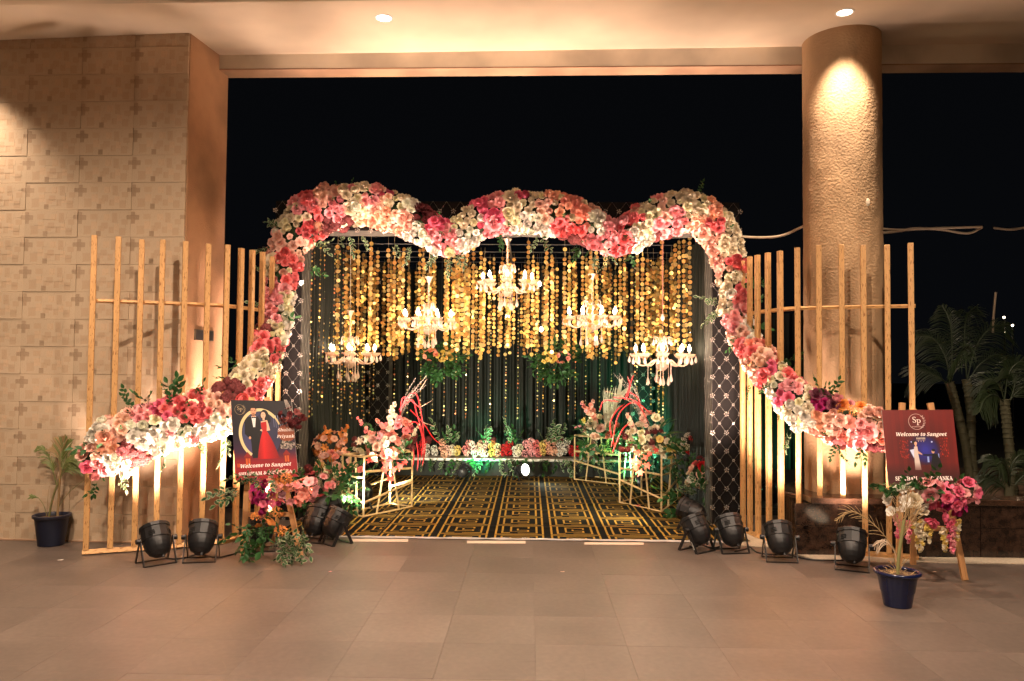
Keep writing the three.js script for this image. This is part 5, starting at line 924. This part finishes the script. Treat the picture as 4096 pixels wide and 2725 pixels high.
const posterR = canvas(768, 800, (c, W, H) => {
  c.fillStyle = '#661613'; c.fillRect(0, 0, W, H);
  let g = c.createRadialGradient(384, 420, 40, 384, 420, 380); g.addColorStop(0, '#3a1c4a'); g.addColorStop(0.45, '#52100f'); g.addColorStop(1, 'rgba(72,16,14,0)'); c.fillStyle = g; c.fillRect(0, 0, W, H);
  for (let k = 0; k < 9; k++) { c.fillStyle = `rgba(120,24,18,${0.15 + 0.1 * (k % 3)})`; c.fillRect(k * 92, 0, 40, H); }
  g = c.createRadialGradient(430, 430, 20, 430, 430, 190); g.addColorStop(0, '#2a2a92'); g.addColorStop(0.6, '#241a58'); g.addColorStop(1, 'rgba(40,16,40,0)'); c.fillStyle = g; c.fillRect(220, 260, 420, 330);
  c.fillStyle = '#b8301e'; for (let k = 0; k < 40; k++) { c.globalAlpha = 0.3 + R() * 0.4; c.fillRect(150 + R() * 90, 320 + R() * 190, 12, 14); c.fillRect(580 + R() * 90, 300 + R() * 200, 12, 14); } c.globalAlpha = 1;
  c.fillStyle = '#aab4e8'; c.beginPath(); c.arc(505, 345, 9, 0, 7); c.arc(286, 345, 7, 0, 7); c.fill(); c.fillStyle = '#c8d0f0'; c.beginPath(); c.moveTo(262, 430); c.lineTo(300, 520); c.lineTo(312, 420); c.fill(); c.fillStyle = '#8aa0e0'; c.fillRect(440, 500, 20, 60); c.fillRect(560, 470, 10, 50);
  c.strokeStyle = '#ffdca8'; c.lineWidth = 3; for (let k = 0; k < 7; k++) { c.beginPath(); c.moveTo(350 + k * 14, 305); c.lineTo(350 + k * 14, 330 + (k % 2) * 16); c.stroke(); c.fillStyle = '#fff0d0'; c.beginPath(); c.arc(350 + k * 14, 305, 5, 0, 7); c.fill(); }
  // two figures in the picture: one standing in a pale gown, one kneeling in a dark suit
  c.fillStyle = '#120c12'; c.beginPath(); c.ellipse(318, 352, 24, 22, 0, 0, 7); c.fill(); c.fillStyle = '#d7a88c'; c.beginPath(); c.ellipse(330, 362, 15, 20, 0.2, 0, 7); c.fill(); c.fillStyle = '#c89c84'; c.fillRect(322, 378, 16, 16); c.beginPath(); c.moveTo(318, 392); c.lineTo(346, 392); c.lineTo(350, 440); c.lineTo(392, 472); c.lineTo(388, 482); c.lineTo(338, 466); c.fill();
  c.fillStyle = '#cbbcb4'; c.beginPath(); c.moveTo(310, 396); c.lineTo(344, 398); c.lineTo(348, 470); c.lineTo(366, 640); c.lineTo(300, 640); c.lineTo(304, 470); c.fill();
  c.fillStyle = '#0c0b14'; c.beginPath(); c.moveTo(500, 470); c.lineTo(550, 470); c.lineTo(585, 560); c.lineTo(570, 650); c.lineTo(470, 650); c.lineTo(480, 560); c.fill(); c.fillRect(400, 476, 100, 16); c.fillStyle = '#c9977a'; c.beginPath(); c.ellipse(508, 448, 16, 21, 0, 0, 7); c.fill(); c.fillStyle = '#0c0a0a'; c.beginPath(); c.ellipse(514, 434, 19, 13, 0, 0, 7); c.fill();
  g = c.createLinearGradient(0, 560, 0, 700); g.addColorStop(0, 'rgba(50,12,12,0)'); g.addColorStop(1, '#3c1010'); c.fillStyle = g; c.fillRect(0, 560, W, 240);
  monogram(c, 362, 128, 84, '#e8dcd4'); c.font = '14px serif'; c.fillStyle = '#e8dcd4'; c.fillText('SHUBPRIYANKA', 362, 188);
  script(c, 'Welcome to Sangeet', 395, 282, 54, '#fff6f0');
  c.font = 'bold 58px serif'; c.textAlign = 'left'; c.fillStyle = '#fff6f0'; c.fillText('SHUBHAM', 78, 748, 235); c.font = 'bold 34px serif'; c.fillText('WEDS', 330, 745, 80); c.font = 'bold 58px serif'; c.fillText('PRIYANKA', 425, 748, 262);
});
function poster(label, tl, tr, br, bl, map) {
  const c = tl.clone().add(br).multiplyScalar(0.5), t = thing('welcome_poster', label, 'poster', c), q = [tl, tr, br, bl].map((p) => p.clone().sub(c));
  const n = new THREE.Vector3().crossVectors(q[1].clone().sub(q[0]), q[3].clone().sub(q[0])).normalize(); if (n.z < 0) n.negate();
  const bil = (u, v, o) => q[3].clone().lerp(q[2], u).lerp(q[0].clone().lerp(q[1], u), v).addScaledVector(n, o).toArray();
  mesh('print', sheet((u, v) => bil(u, v, 0.0005), 2, 2), std(0xffffff, 0.5, 0, { map }), t);
  const e = (a, b) => sheet((u, v) => { const p = q[a].clone().lerp(q[b], u).addScaledVector(n, -0.006 * v); return p.toArray(); }, 1, 1);
  mesh('foam_board', [sheet((u, v) => bil(u, v, -0.006), 1, 1), e(0, 1), e(1, 2), e(2, 3), e(3, 0)], std([0.7, 0.68, 0.64], 0.7, 0, DS), t);
  return t;
}
poster('portrait poster of a couple in red gown and dinner suit, on the left easel', A4(922, 1601, 6.36), A4(1165, 1604, 6.36), A4(1192, 1907, 6.2), A4(941, 1923, 6.2), posterL);
poster('dark red poster with white monogram and wedding scene, on the right easel', A4(3528, 1641, 5.98), A4(3813, 1640, 5.98), A4(3846, 1942, 5.8), A4(3556, 1944, 5.8), posterR);
function easel(label, feet, tops, back, ledgeY, ledge, crossY) {
  const c = feet[0].clone().add(feet[1]).multiplyScalar(0.5), t = thing('easel', label, 'easel', [c.x, 0, c.z]), L = (p) => p.clone().sub(t.position);
  feet.forEach((f, i) => { mesh('leg', bar(L(f).setY(0.002), L(tops[i]), 0.042, 0.022), M.pine, t); });
  mesh('rear_leg', bar(L(back).setY(0.002), L(tops[0].clone().lerp(tops[1], 0.5)).add(V(0, -0.05, -0.04)), 0.04, 0.022), M.pine, t);
  const at = (i, y) => feet[i].clone().lerp(tops[i], y / tops[i].y);
  const a = L(at(0, ledgeY)), b = L(at(1, ledgeY)), d = b.clone().sub(a).normalize();
  mesh('ledge', bar(a.clone().addScaledVector(d, -ledge).add(V(0, 0, 0.035)), b.clone().addScaledVector(d, ledge).add(V(0, 0, 0.035)), 0.06, 0.02), M.pine, t);
  mesh('cross_bar', bar(L(at(0, crossY)).add(V(0, 0, 0.004)), L(at(1, crossY)).add(V(0, 0, 0.004)), 0.035, 0.018), M.pine, t);
  return t;
}
const TLY = A4(1050, 1915, 6.2).y - 0.012, TRY = A4(3700, 1942, 5.8).y - 0.012;
easel('pine easel wrapped in leaves and flowers, left, holding the couple poster', [F4(972, 2234), F4(1202, 2230)], [A4(1006, 1590, 6.42), A4(1066, 1590, 6.42)], F4(1092, 2175), TLY, 0.07, 0.33);
easel('pine easel with pink and white flowers, right, holding the dark red poster', [F4(3596, 2312), F4(3862, 2323)], [A4(3610, 1612, 6.03), A4(3722, 1612, 6.03)], F4(3654, 2260), TRY, 0.03, 0.36);
{ // flowers tied to the left easel
  R = rng(601); const d = 6.12, t = thing('easel_flowers', 'orange, magenta and pink flowers with cream-edged leaves tied to the left easel', 'easel flowers', A4(1080, 1960, d));
  for (const [x, y] of [[1000, 1925], [1020, 1915], [1050, 1905], [985, 1905], [1095, 1905], [960, 1955], [935, 1955], [950, 1975]]) for (let k = 0; k < 2; k++) sprig(t, 'var', A4(x + rr(-12, 12), y + rr(-6, 10), d).sub(t.position), V(x < 970 ? -1 : rr(-1, 1), x < 970 ? -0.4 : rr(-0.5, 0.35), rr(0, 0.6)), rr(0.75, 1));
  cluster(t, A4(1135, 1925, d), 0.08, 0.05, 0.06, 5, ['pompon'], ['orange', 'orange', 'peach'], 0.05); cluster(t, A4(1090, 1955, d), 0.05, 0.04, 0.05, 3, ['pompon', 'orchid'], ['orange', 'salmon'], 0.048);
  cluster(t, A4(1045, 1965, d), 0.07, 0.1, 0.06, 13, ['orchid', 'bud'], ['magenta', 'magenta', 'hot'], 0.044); cluster(t, A4(1065, 2015, d), 0.06, 0.07, 0.05, 7, ['orchid', 'bud'], ['magenta', 'hot'], 0.04); cluster(t, A4(1110, 1995, d), 0.04, 0.03, 0.04, 3, ['bud'], ['magenta', 'lilac'], 0.04);
  cluster(t, A4(1170, 1975, d), 0.12, 0.06, 0.06, 9, ['orchid', 'lily'], ['coral', 'salmon', 'pink'], 0.05); cluster(t, A4(1225, 1950, d + 0.1), 0.07, 0.06, 0.05, 5, ['orchid'], ['salmon', 'pink'], 0.05);
  cluster(t, A4(1100, 2070, d), 0.05, 0.035, 0.05, 3, ['pompon', 'peony'], ['orange'], 0.055); cluster(t, A4(1030, 2085, d), 0.06, 0.03, 0.04, 4, ['pompon', 'orchid'], ['orange', 'salmon'], 0.042); cluster(t, A4(1108, 2145, d), 0.05, 0.035, 0.05, 2, ['pompon'], ['orange'], 0.06);
  for (let k = 0; k < 22; k++) sprig(t, pick(['green', 'round', 'big']), A4(rr(990, 1110), rr(2050, 2150), d).sub(t.position), V(rr(-1, 1), rr(-1, 0.4), rr(0, 1)), rr(0.6, 0.9));
  for (let k = 0; k < 9; k++) sprig(t, 'green', A4(978 + rr(-8, 12), 2090 + k * 15, d - 0.02).sub(t.position), V(rr(-0.8, 0.8), -1, 0.5), rr(0.7, 0.95));
  for (let k = 0; k < 15; k++) sprig(t, 'var', A4(1160 + rr(-40, 60), 2100 + k * 7 + rr(-10, 10), d - 0.02).sub(t.position), V(rr(-1, 1), rr(-1, 0.1), 0.5), rr(0.8, 1));
  for (let k = 0; k < 6; k++) sprig(t, 'var', A4(1185 + rr(-15, 10), 2180 + rr(-10, 20), d - 0.04).sub(t.position), V(rr(-0.8, 0.6), -0.7, 0.4), 0.75);
}
{ // flowers tied to the right easel
  R = rng(602); const d = 5.68, t = thing('easel_flowers', 'white and hot pink flowers with hanging cream and pink blossom tied to the right easel', 'easel flowers', A4(3720, 1990, d));
  for (let k = 0; k < 16; k++) { const x = 3540 + k * 18, m = new THREE.Group(); const a = A4(x, 1955 + rr(-5, 5), d).sub(t.position); sprig(t, 'green', a, V(x < 3600 ? -1 : rr(-1, 1), rr(-0.2, 0.6), 0.4), 0.8); }
  for (let k = 0; k < 8; k++) { const a = A4(3560 + k * 22, 1950, d).sub(t.position), l = []; const e = a.clone().add(V(rr(-0.12, 0.12), rr(-0.02, 0.05), rr(0, 0.08))); for (let q = 0; q < 14; q++) { const c = a.clone().lerp(e, q / 14); for (const s of [-1, 1]) l.push(rod(c, c.clone().add(V(rr(-0.01, 0.01), s * 0.03 * (1 - q / 16), rr(-0.01, 0.01))), 0.0016, 3, 0.0005)); } mesh('fern_frond', l, std([0.05, 0.2, 0.04], 0.6), t); }
  cluster(t, A4(3600, 2000, d), 0.07, 0.06, 0.06, 5, ['peony', 'orchid'], ['white'], 0.058); cluster(t, A4(3660, 1995, d), 0.07, 0.07, 0.06, 6, ['peony', 'orchid', 'peony'], ['white', 'cream'], 0.055); cluster(t, A4(3680, 2060, d), 0.04, 0.03, 0.04, 3, ['peony'], ['white', 'cream'], 0.05); cluster(t, A4(3572, 2050, d), 0.025, 0.04, 0.03, 2, ['orchid'], ['white'], 0.045);
  cluster(t, A4(3720, 1960, d), 0.06, 0.06, 0.06, 6, ['peony', 'rose'], ['hot', 'pink'], 0.05); cluster(t, A4(3790, 1990, d), 0.11, 0.09, 0.08, 15, ['rose', 'peony', 'orchid'], ['hot', 'pink', 'hot', 'magenta'], 0.045); cluster(t, A4(3870, 1960, d), 0.08, 0.07, 0.06, 9, ['orchid', 'rose'], ['pink', 'pink', 'hot'], 0.044); cluster(t, A4(3880, 2000, d), 0.04, 0.03, 0.03, 3, ['orchid'], ['pink'], 0.042); cluster(t, A4(3735, 2065, d), 0.06, 0.04, 0.05, 4, ['rose'], ['hot'], 0.05); cluster(t, A4(3820, 2030, d), 0.06, 0.05, 0.05, 5, ['orchid', 'peony'], ['hot', 'magenta'], 0.042);
  const hang = (x, y0, y1, col, w, n) => { for (let k = 0; k < n; k++) { const s = k / (n - 1), p = A4(x + rr(-w, w) * (1 - s * 0.75), y0 + (y1 - y0) * s, d - rr(0, 0.04)); flower(t, pick(['orchid', 'bud', 'bud']), pick(col), p.sub(t.position), V(rr(-0.8, 0.8), rr(-0.8, 0.2), 1), 0.021 * (1.15 - 0.4 * s)); } };
  hang(3680, 2085, 2205, ['yellow', 'cream', 'cream'], 32, 46); hang(3718, 2090, 2170, ['yellow', 'cream'], 12, 14); hang(3780, 2120, 2205, ['yellow', 'cream'], 16, 20); hang(3808, 2080, 2210, ['pink', 'hot', 'pink'], 22, 34); hang(3830, 2080, 2160, ['cream', 'yellow'], 10, 14); hang(3590, 2060, 2150, ['pink', 'hot'], 12, 16); hang(3635, 2090, 2170, ['hot', 'pink'], 14, 16);
}
{ // maroon leaf bunch at the top corner of the left poster
  R = rng(603); const t = thing('maroon_leaf_bunch', 'bunch of maroon leaves hung on strings at the upper right corner of the couple poster', 'leaf bunch', A4(1160, 1660, 6.3));
  cluster(t, A4(1165, 1665, 6.3), 0.085, 0.065, 0.05, 8, ['hydrangea', 'orchid'], ['maroon', 'dusty', 'maroon'], 0.034, { gap: 1.3 }); cluster(t, A4(1185, 1695, 6.3), 0.05, 0.03, 0.04, 4, ['hydrangea'], ['maroon'], 0.036); cluster(t, A4(1208, 1668, 6.35), 0.03, 0.02, 0.02, 2, ['hydrangea'], ['dusty'], 0.03);
  for (let k = 0; k < 4; k++) mesh('string', rod(A4(1136 + k * 3, 1600, 6.32).sub(t.position), A4(1150 + k * 7, 1650, 6.28).sub(t.position), 0.002, 4), twig, t);
}
// ---------------------------------------------------------------- potted plants
const palmGreen = new THREE.MeshPhysicalMaterial({ color: rgb(0.16, 0.2, 0.05), roughness: 0.55, side: THREE.DoubleSide, transmission: 0.2, thickness: 0 }), palmDry = std([0.33, 0.22, 0.1], 0.8, 0, DS), palmStem = std([0.2, 0.19, 0.07], 0.6);
function frond(parent, pts, n, len, wide, mat, o = {}) { // leaflets in two rows along a rachis
  const c = new THREE.CatmullRomCurve3(pts), l = [tube(pts, o.rach ?? 0.004, 14, 4)];
  for (let k = 0; k < n; k++) for (const s of [-1, 1]) {
    const t = (o.from ?? 0.25) + (1 - (o.from ?? 0.25)) * (k + 0.3 + (s > 0 ? 0.2 : 0)) / n, p = c.getPoint(Math.min(1, t)), tan = c.getTangent(Math.min(1, t)), sd = new THREE.Vector3().crossVectors(tan, o.flat ?? V(0, 0.3, 1)).normalize().multiplyScalar(s);
    const L = len * Math.sin(Math.PI * (0.2 + 0.75 * t)) * rr(0.8, 1.1), d = sd.multiplyScalar(o.spread ?? 0.8).addScaledVector(tan, 0.8).add(V(rr(-0.12, 0.12), rr(-0.12, 0.12), rr(-0.15, 0.15))).normalize(), droop = (o.droop ?? 0.3) * L;
    l.push(ribbon([p, p.clone().addScaledVector(d, L * 0.5).add(V(0, -droop * 0.25, 0)), p.clone().addScaledVector(d, L).add(V(0, -droop, 0))], wide, V(0.2, 0.5, 1)).clone());
  }
  return mesh('frond', l, mat, parent);
}
function pot(t, r, h, mat, rimMat, lip) {
  mesh('pot', lathe(lip ? [[0.001, 0], [r * 0.58, 0], [r * 0.6, 0.006], [r * 0.7, h * 0.4], [r * 0.73, h * 0.42], [r * 0.83, h * 0.8], [r * 0.86, h * 0.82], [r * 0.86, h * 0.9]] : [[0.001, 0], [r * 0.66, 0], [r * 0.68, 0.006], [r * 0.88, h * 0.9]], 40), mat, t);
  mesh('rim', lip ? new THREE.TorusGeometry(r * 0.93, r * 0.085, 10, 44).rotateX(Math.PI / 2).translate(0, h * 0.94, 0) : lathe([[r * 0.86, h * 0.88], [r * 0.99, h * 0.92], [r, h], [r * 0.99, h * 1.005], [r * 0.84, h * 1.005], [r * 0.83, h * 0.86]], 40), rimMat, t);
  const s = mesh('soil', sheet((u, v) => { const a = u * 6.2832, q = v * r * 0.85; return [Math.cos(a) * q, h * 0.88 + 0.012 * noise.noise(Math.cos(a) * q * 30, 2, Math.sin(a) * q * 30), -Math.sin(a) * q]; }, 20, 6), M.soil, t);
}
{
  R = rng(611); const p = F4(208, 2178), t = thing('potted_palm', 'potted young palm in a dark blue flat-rimmed pot before the tiled wall', 'potted palm', [p.x, 0, p.z + 0.02]);
  pot(t, 0.148, 0.252, M.potdark, M.potrim, false); const B = (x, y, dz = 0) => A4(x, y, -p.z + dz).sub(t.position);
  mesh('stem', tube([B(194, 2068), B(205, 2010), B(225, 1945), B(245, 1900)], 0.008, 12, 6), palmStem, t); mesh('stem', tube([B(228, 2068), B(232, 2000), B(236, 1930), B(242, 1880)], 0.009, 12, 6), palmDry, t); mesh('stem', tube([B(185, 2065), B(172, 2020), B(150, 1990)], 0.003, 8, 4), palmStem, t); mesh('stem', tube([B(186, 2062), B(190, 1985), B(196, 1945)], 0.002, 8, 4), palmDry, t);
  frond(t, [B(225, 1945), B(214, 1900), B(205, 1860), B(175, 1800), B(150, 1788)], 22, 0.13, 0.0065, palmGreen, { from: 0.3, spread: 0.35, droop: 0.5 });
  frond(t, [B(240, 1910), B(262, 1850), B(290, 1830), B(330, 1822)], 26, 0.16, 0.0065, palmGreen, { from: 0.15, spread: 0.6, droop: 0.6 });
  frond(t, [B(240, 1890), B(246, 1830), B(252, 1790), B(268, 1760)], 24, 0.15, 0.0065, palmGreen, { from: 0.2, spread: 0.45, droop: 0.1 });
  frond(t, [B(238, 1880), B(225, 1810), B(205, 1790)], 16, 0.1, 0.0065, palmDry, { from: 0.3, spread: 0.7, droop: 0.1 }); frond(t, [B(242, 1880), B(240, 1800), B(236, 1758)], 16, 0.12, 0.0065, palmDry, { from: 0.4, spread: 0.5, droop: -0.1 });
  frond(t, [B(150, 1992), B(136, 1988), B(122, 1986)], 10, 0.06, 0.0065, palmGreen, { from: 0.05, spread: 0.3, droop: 0.2 }); mesh('stem', tube([B(232, 2030), B(270, 1975), B(338, 1918)], 0.003, 8, 4), palmStem, t);
  frond(t, [B(250, 1895), B(280, 1870), B(318, 1862)], 18, 0.12, 0.0065, palmGreen, { from: 0.1, spread: 0.5, droop: 0.5 });
}
{
  R = rng(612); const p = F4(3589, 2422), t = thing('potted_palm', 'potted dry palm in a glossy blue round-lipped pot in front of the right easel', 'potted palm', [p.x, 0, p.z + 0.01]);
  pot(t, 0.142, 0.228, M.potblue, M.potblue, true); const B = (x, y, dz = 0) => A4(x, y, -p.z + dz).sub(t.position);
  mesh('stem', tube([B(3592, 2300), B(3596, 2230), B(3606, 2160), B(3618, 2080)], 0.011, 14, 7), palmStem, t);
  const st = []; for (let k = 0; k < 46; k++) { const a = rr(0, 6.28), q = rr(0.02, 0.1), c = V(Math.cos(a) * q, 0.212, Math.sin(a) * q); st.push(rod(c, c.clone().add(V(rr(-0.04, 0.04), rr(0, 0.012), rr(-0.04, 0.04))), 0.0013, 3)); } mesh('straw', st, M.straw, t);
  for (const [x, y, n, L, f] of [[3635, 1955, 9, 0.12, 0.2], [3590, 1985, 8, 0.11, 0.2], [3665, 2000, 8, 0.11, 0.2], [3570, 2040, 7, 0.09, 0.3], [3685, 2030, 7, 0.1, 0.3]]) frond(t, [B(3606, 2160), B((3606 + x) / 2 + 4, (2160 + y) / 2 - 8), B(x, y)], n, L, 0.0028, palmDry, { from: f, spread: 0.4, droop: -0.1, rach: 0.003 });
  frond(t, [B(3600, 2240), B(3560, 2170), B(3480, 2085), B(3400, 2045), B(3345, 2085)], 13, 0.11, 0.0028, palmDry, { from: 0.3, spread: 0.4, droop: 0.2, rach: 0.003 });
  frond(t, [B(3590, 2250), B(3575, 2200), B(3540, 2165), B(3500, 2180)], 9, 0.085, 0.0032, std([0.55, 0.42, 0.3], 0.8, 0, DS), { from: 0.5, spread: 0.6, droop: 0.9, rach: 0.002 });
  for (const [x, y] of [[3556, 2245], [3620, 2235], [3640, 2230], [3545, 2262], [3575, 2225]]) mesh('dry_stalk', tube([B(3592, 2296), B((3592 + x) / 2, (2296 + y) / 2 - 6), B(x, y)], 0.0026, 8, 4), palmDry, t);
}
// ---------------------------------------------------------------- palms in the planter, bush by the left gap
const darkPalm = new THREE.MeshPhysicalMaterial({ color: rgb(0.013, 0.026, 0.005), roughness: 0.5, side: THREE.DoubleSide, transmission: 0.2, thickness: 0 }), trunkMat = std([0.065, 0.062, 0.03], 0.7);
function palm(label, d, trunks, fronds, seed) {
  R = rng(seed); const b = A4(trunks[0].at(-1)[0], 2000, d), t = thing('areca_palm', label, 'palm', [b.x, 0.3, b.z]);
  for (const tr of trunks) { const pts = tr.map(([x, y]) => A4(x, y, d).sub(t.position)), c = new THREE.CatmullRomCurve3(pts), l = [tube(pts, 0.042, 20, 9)]; for (let k = 0; k < 16; k++) { const q = c.getPoint(k / 16), tn = c.getTangent(k / 16), g = new THREE.TorusGeometry(0.044, 0.005, 4, 10).rotateX(Math.PI / 2); g.applyQuaternion(new THREE.Quaternion().setFromUnitVectors(UP, tn)); l.push(g.translate(q.x, q.y, q.z)); } mesh('trunk', l, trunkMat, t); }
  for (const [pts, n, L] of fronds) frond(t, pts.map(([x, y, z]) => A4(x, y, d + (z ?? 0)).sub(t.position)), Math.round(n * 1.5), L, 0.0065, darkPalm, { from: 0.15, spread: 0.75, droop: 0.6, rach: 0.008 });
}
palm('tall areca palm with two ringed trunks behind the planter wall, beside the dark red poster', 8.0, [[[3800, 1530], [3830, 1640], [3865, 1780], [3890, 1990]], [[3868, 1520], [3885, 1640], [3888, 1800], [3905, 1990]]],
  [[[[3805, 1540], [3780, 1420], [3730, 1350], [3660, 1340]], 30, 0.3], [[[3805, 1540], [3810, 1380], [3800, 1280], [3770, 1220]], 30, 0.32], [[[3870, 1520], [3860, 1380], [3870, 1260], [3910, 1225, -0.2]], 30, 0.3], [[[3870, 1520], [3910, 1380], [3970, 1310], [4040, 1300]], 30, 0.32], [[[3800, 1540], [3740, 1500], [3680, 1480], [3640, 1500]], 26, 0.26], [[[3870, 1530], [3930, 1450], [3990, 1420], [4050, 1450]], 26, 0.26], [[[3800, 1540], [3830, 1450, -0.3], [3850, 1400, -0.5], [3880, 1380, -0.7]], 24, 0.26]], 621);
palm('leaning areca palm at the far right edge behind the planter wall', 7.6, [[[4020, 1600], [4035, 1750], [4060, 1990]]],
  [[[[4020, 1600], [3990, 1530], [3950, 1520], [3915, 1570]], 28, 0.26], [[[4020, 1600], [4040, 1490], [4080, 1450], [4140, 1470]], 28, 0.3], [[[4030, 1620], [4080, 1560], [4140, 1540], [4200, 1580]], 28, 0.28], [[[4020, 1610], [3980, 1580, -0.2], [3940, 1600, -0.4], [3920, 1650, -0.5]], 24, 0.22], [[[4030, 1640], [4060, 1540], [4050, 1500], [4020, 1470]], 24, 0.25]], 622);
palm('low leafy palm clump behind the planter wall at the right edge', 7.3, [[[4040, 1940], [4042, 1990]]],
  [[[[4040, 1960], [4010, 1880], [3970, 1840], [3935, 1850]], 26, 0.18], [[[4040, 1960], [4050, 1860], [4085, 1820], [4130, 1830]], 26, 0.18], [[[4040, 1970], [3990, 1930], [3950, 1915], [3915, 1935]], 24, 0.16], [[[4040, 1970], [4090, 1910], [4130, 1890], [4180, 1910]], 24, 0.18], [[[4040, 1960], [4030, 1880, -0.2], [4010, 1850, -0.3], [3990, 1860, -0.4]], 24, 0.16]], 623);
// ---------------------------------------------------------------- cables, ropes, far lamps
function cable(label, pts, r = 0.0065, mat = M.black) { return tag(mesh(numbered('cable'), tube(pts, r, pts.length * 8, 5), mat), label, 'cable'); }
const fl = (l, h = 0.006) => l.map(([x, y]) => F4(x, y).setY(h));
cable('black cable on the floor between the two left fence stage lights', fl([[665, 2237], [700, 2240], [735, 2236], [775, 2224], [805, 2218]]));
cable('black cable running from the second stage light to the left easel', fl([[805, 2218], [830, 2228], [870, 2234], [910, 2226], [935, 2220], [962, 2208], [985, 2208]]));
cable('black cable on the floor before the right fence between two stage lights', fl([[2940, 2210], [2985, 2200], [3000, 2192], [3035, 2215], [3090, 2222], [3125, 2218]]));
cable('thin black cable looping along the border strip to the column stage light', fl([[3140, 2216], [3200, 2235], [3260, 2244], [3340, 2246], [3410, 2244]]));
cable('black cable among the stage lights at the right booth post', fl([[2760, 2190], [2800, 2182], [2850, 2196], [2890, 2180], [2840, 2150]]));
{
  const rope = (label, pts) => { const t = tag(mesh(numbered('cloth_rope'), tube(pts, 0.012, 40, 6), M.rope), label, 'rope'); return t; };
  rope('pale twisted rope sagging from the booth to the round column', [A4(2960, 946, 7.6), A4(3050, 950, 7.55), A4(3130, 942, 7.5), A4(3215, 905, 7.4)]);
  rope('pale rope running right from the round column, upper strand of two', [A4(3525, 915, 7.4), A4(3600, 920, 7.6), A4(3680, 916, 7.8), A4(3780, 912, 8.0), A4(3930, 908, 8.2)]);
  rope('pale rope running right from the round column, lower strand of two', [A4(3525, 932, 7.4), A4(3590, 926, 7.6), A4(3660, 914, 7.8), A4(3760, 918, 8.0), A4(3880, 932, 8.2), A4(3930, 910, 8.25)]);
  rope('short pale rope strand near the upper right edge', [A4(3980, 912, 8.2), A4(4040, 918, 8.3), A4(4120, 908, 8.4)]);
  rope('thin pale cord hanging down beside the palms at the right', [A4(3985, 1170, 8.6), A4(3976, 1270, 8.6), A4(3974, 1330, 8.6)]);
}
{ // small lamps far behind
  const far = [[3115, 1262, 14, 'far lamp seen between the right fence slats'], [3168, 1330, 14, 'lower far lamp seen between the right fence slats'], [4018, 1270, 16, 'far lamp low among the palms'], [4052, 1302, 16, 'far lamp at the right edge among the palms'], [4020, 1330, 16, 'lowest far lamp among the palms'], [3545, 1262, 14, 'far lamp just right of the round column']];
  for (const [x, y, d, l] of far) { const p = A4(x, y, d), t = thing('far_lamp', l, 'lamp', p, 0, 'small lamps far behind in the dark'); mesh('lamp_globe', new THREE.SphereGeometry(0.022, 8, 6), M.bulb, t); mesh('lamp_pole', rod(V(0, -0.03, 0), V(0, -p.y, 0), 0.015, 5), M.black, t); const q = new THREE.PointLight(CANDLE, 0.3, 0, 2); q.name = 'far_lamp_light'; q.castShadow = true; q.shadow.radius = 1; t.add(q); }
}
drape('dark green-lit cloth backdrop seen between the right fence slats', V(2.15, 0, -9.6), V(3.3, 0, -9.4), 0.35, 2.2, 9, 0.03, 45);
parLight('small stage light low behind the right fence, washing the backdrop green', V(2.6, 0.02, -8.6), V(2.7, 0.7, -9.5), { el: 0.5, lens: M.lensGreen, power: 4, color: rgb(0.15, 1, 0.5), angle: 0.7 });
// ---------------------------------------------------------------- litter
{
  R = rng(701);
  const scrap = (label, p, s, mat, kind, cat) => { const g = sheet((u, v) => [(u - 0.5) * s, 0.004 + 0.012 * s * 8 * (u - 0.5) ** 2 + 0.05 * s * Math.sin(u * 3 + v * 2) * v, (v - 0.5) * s * 0.6], 4, 3); const m = tag(mesh(numbered(kind), g, mat), label, cat); m.position.copy(p); m.rotation.y = rr(0, 6); return m; };
  scrap('tiny white paper scrap on the floor before the left potted palm', F4(240, 2243), 0.04, M.white, 'paper_scrap', 'paper scrap');
  const leafScrap = mesh(numbered('fallen_leaf'), mapleGeo.clone().rotateX(-Math.PI / 2).scale(0.05, 0.05, 0.05), redLeaf); leafScrap.position.copy(F4(2551, 2033)).setY(0.03); tag(leafScrap, 'red maple leaf fallen on the carpet by the front right wire stand', 'leaf');
  for (const [x, y, l] of [[1130, 2262, 'pale petal fallen on the floor by the left easel'], [1320, 2290, 'pink petal fallen on the floor before the left post stage lights'], [2250, 2290, 'dark petal fallen on the floor before the carpet middle'], [3740, 2290, 'pink petal fallen on the floor by the right easel leg']]) scrap(l, F4(x, y), 0.03, pick(petalMat[pick(['blush', 'pink'])]), 'fallen_petal', 'petal');
}
renderer.render(scene, camera);
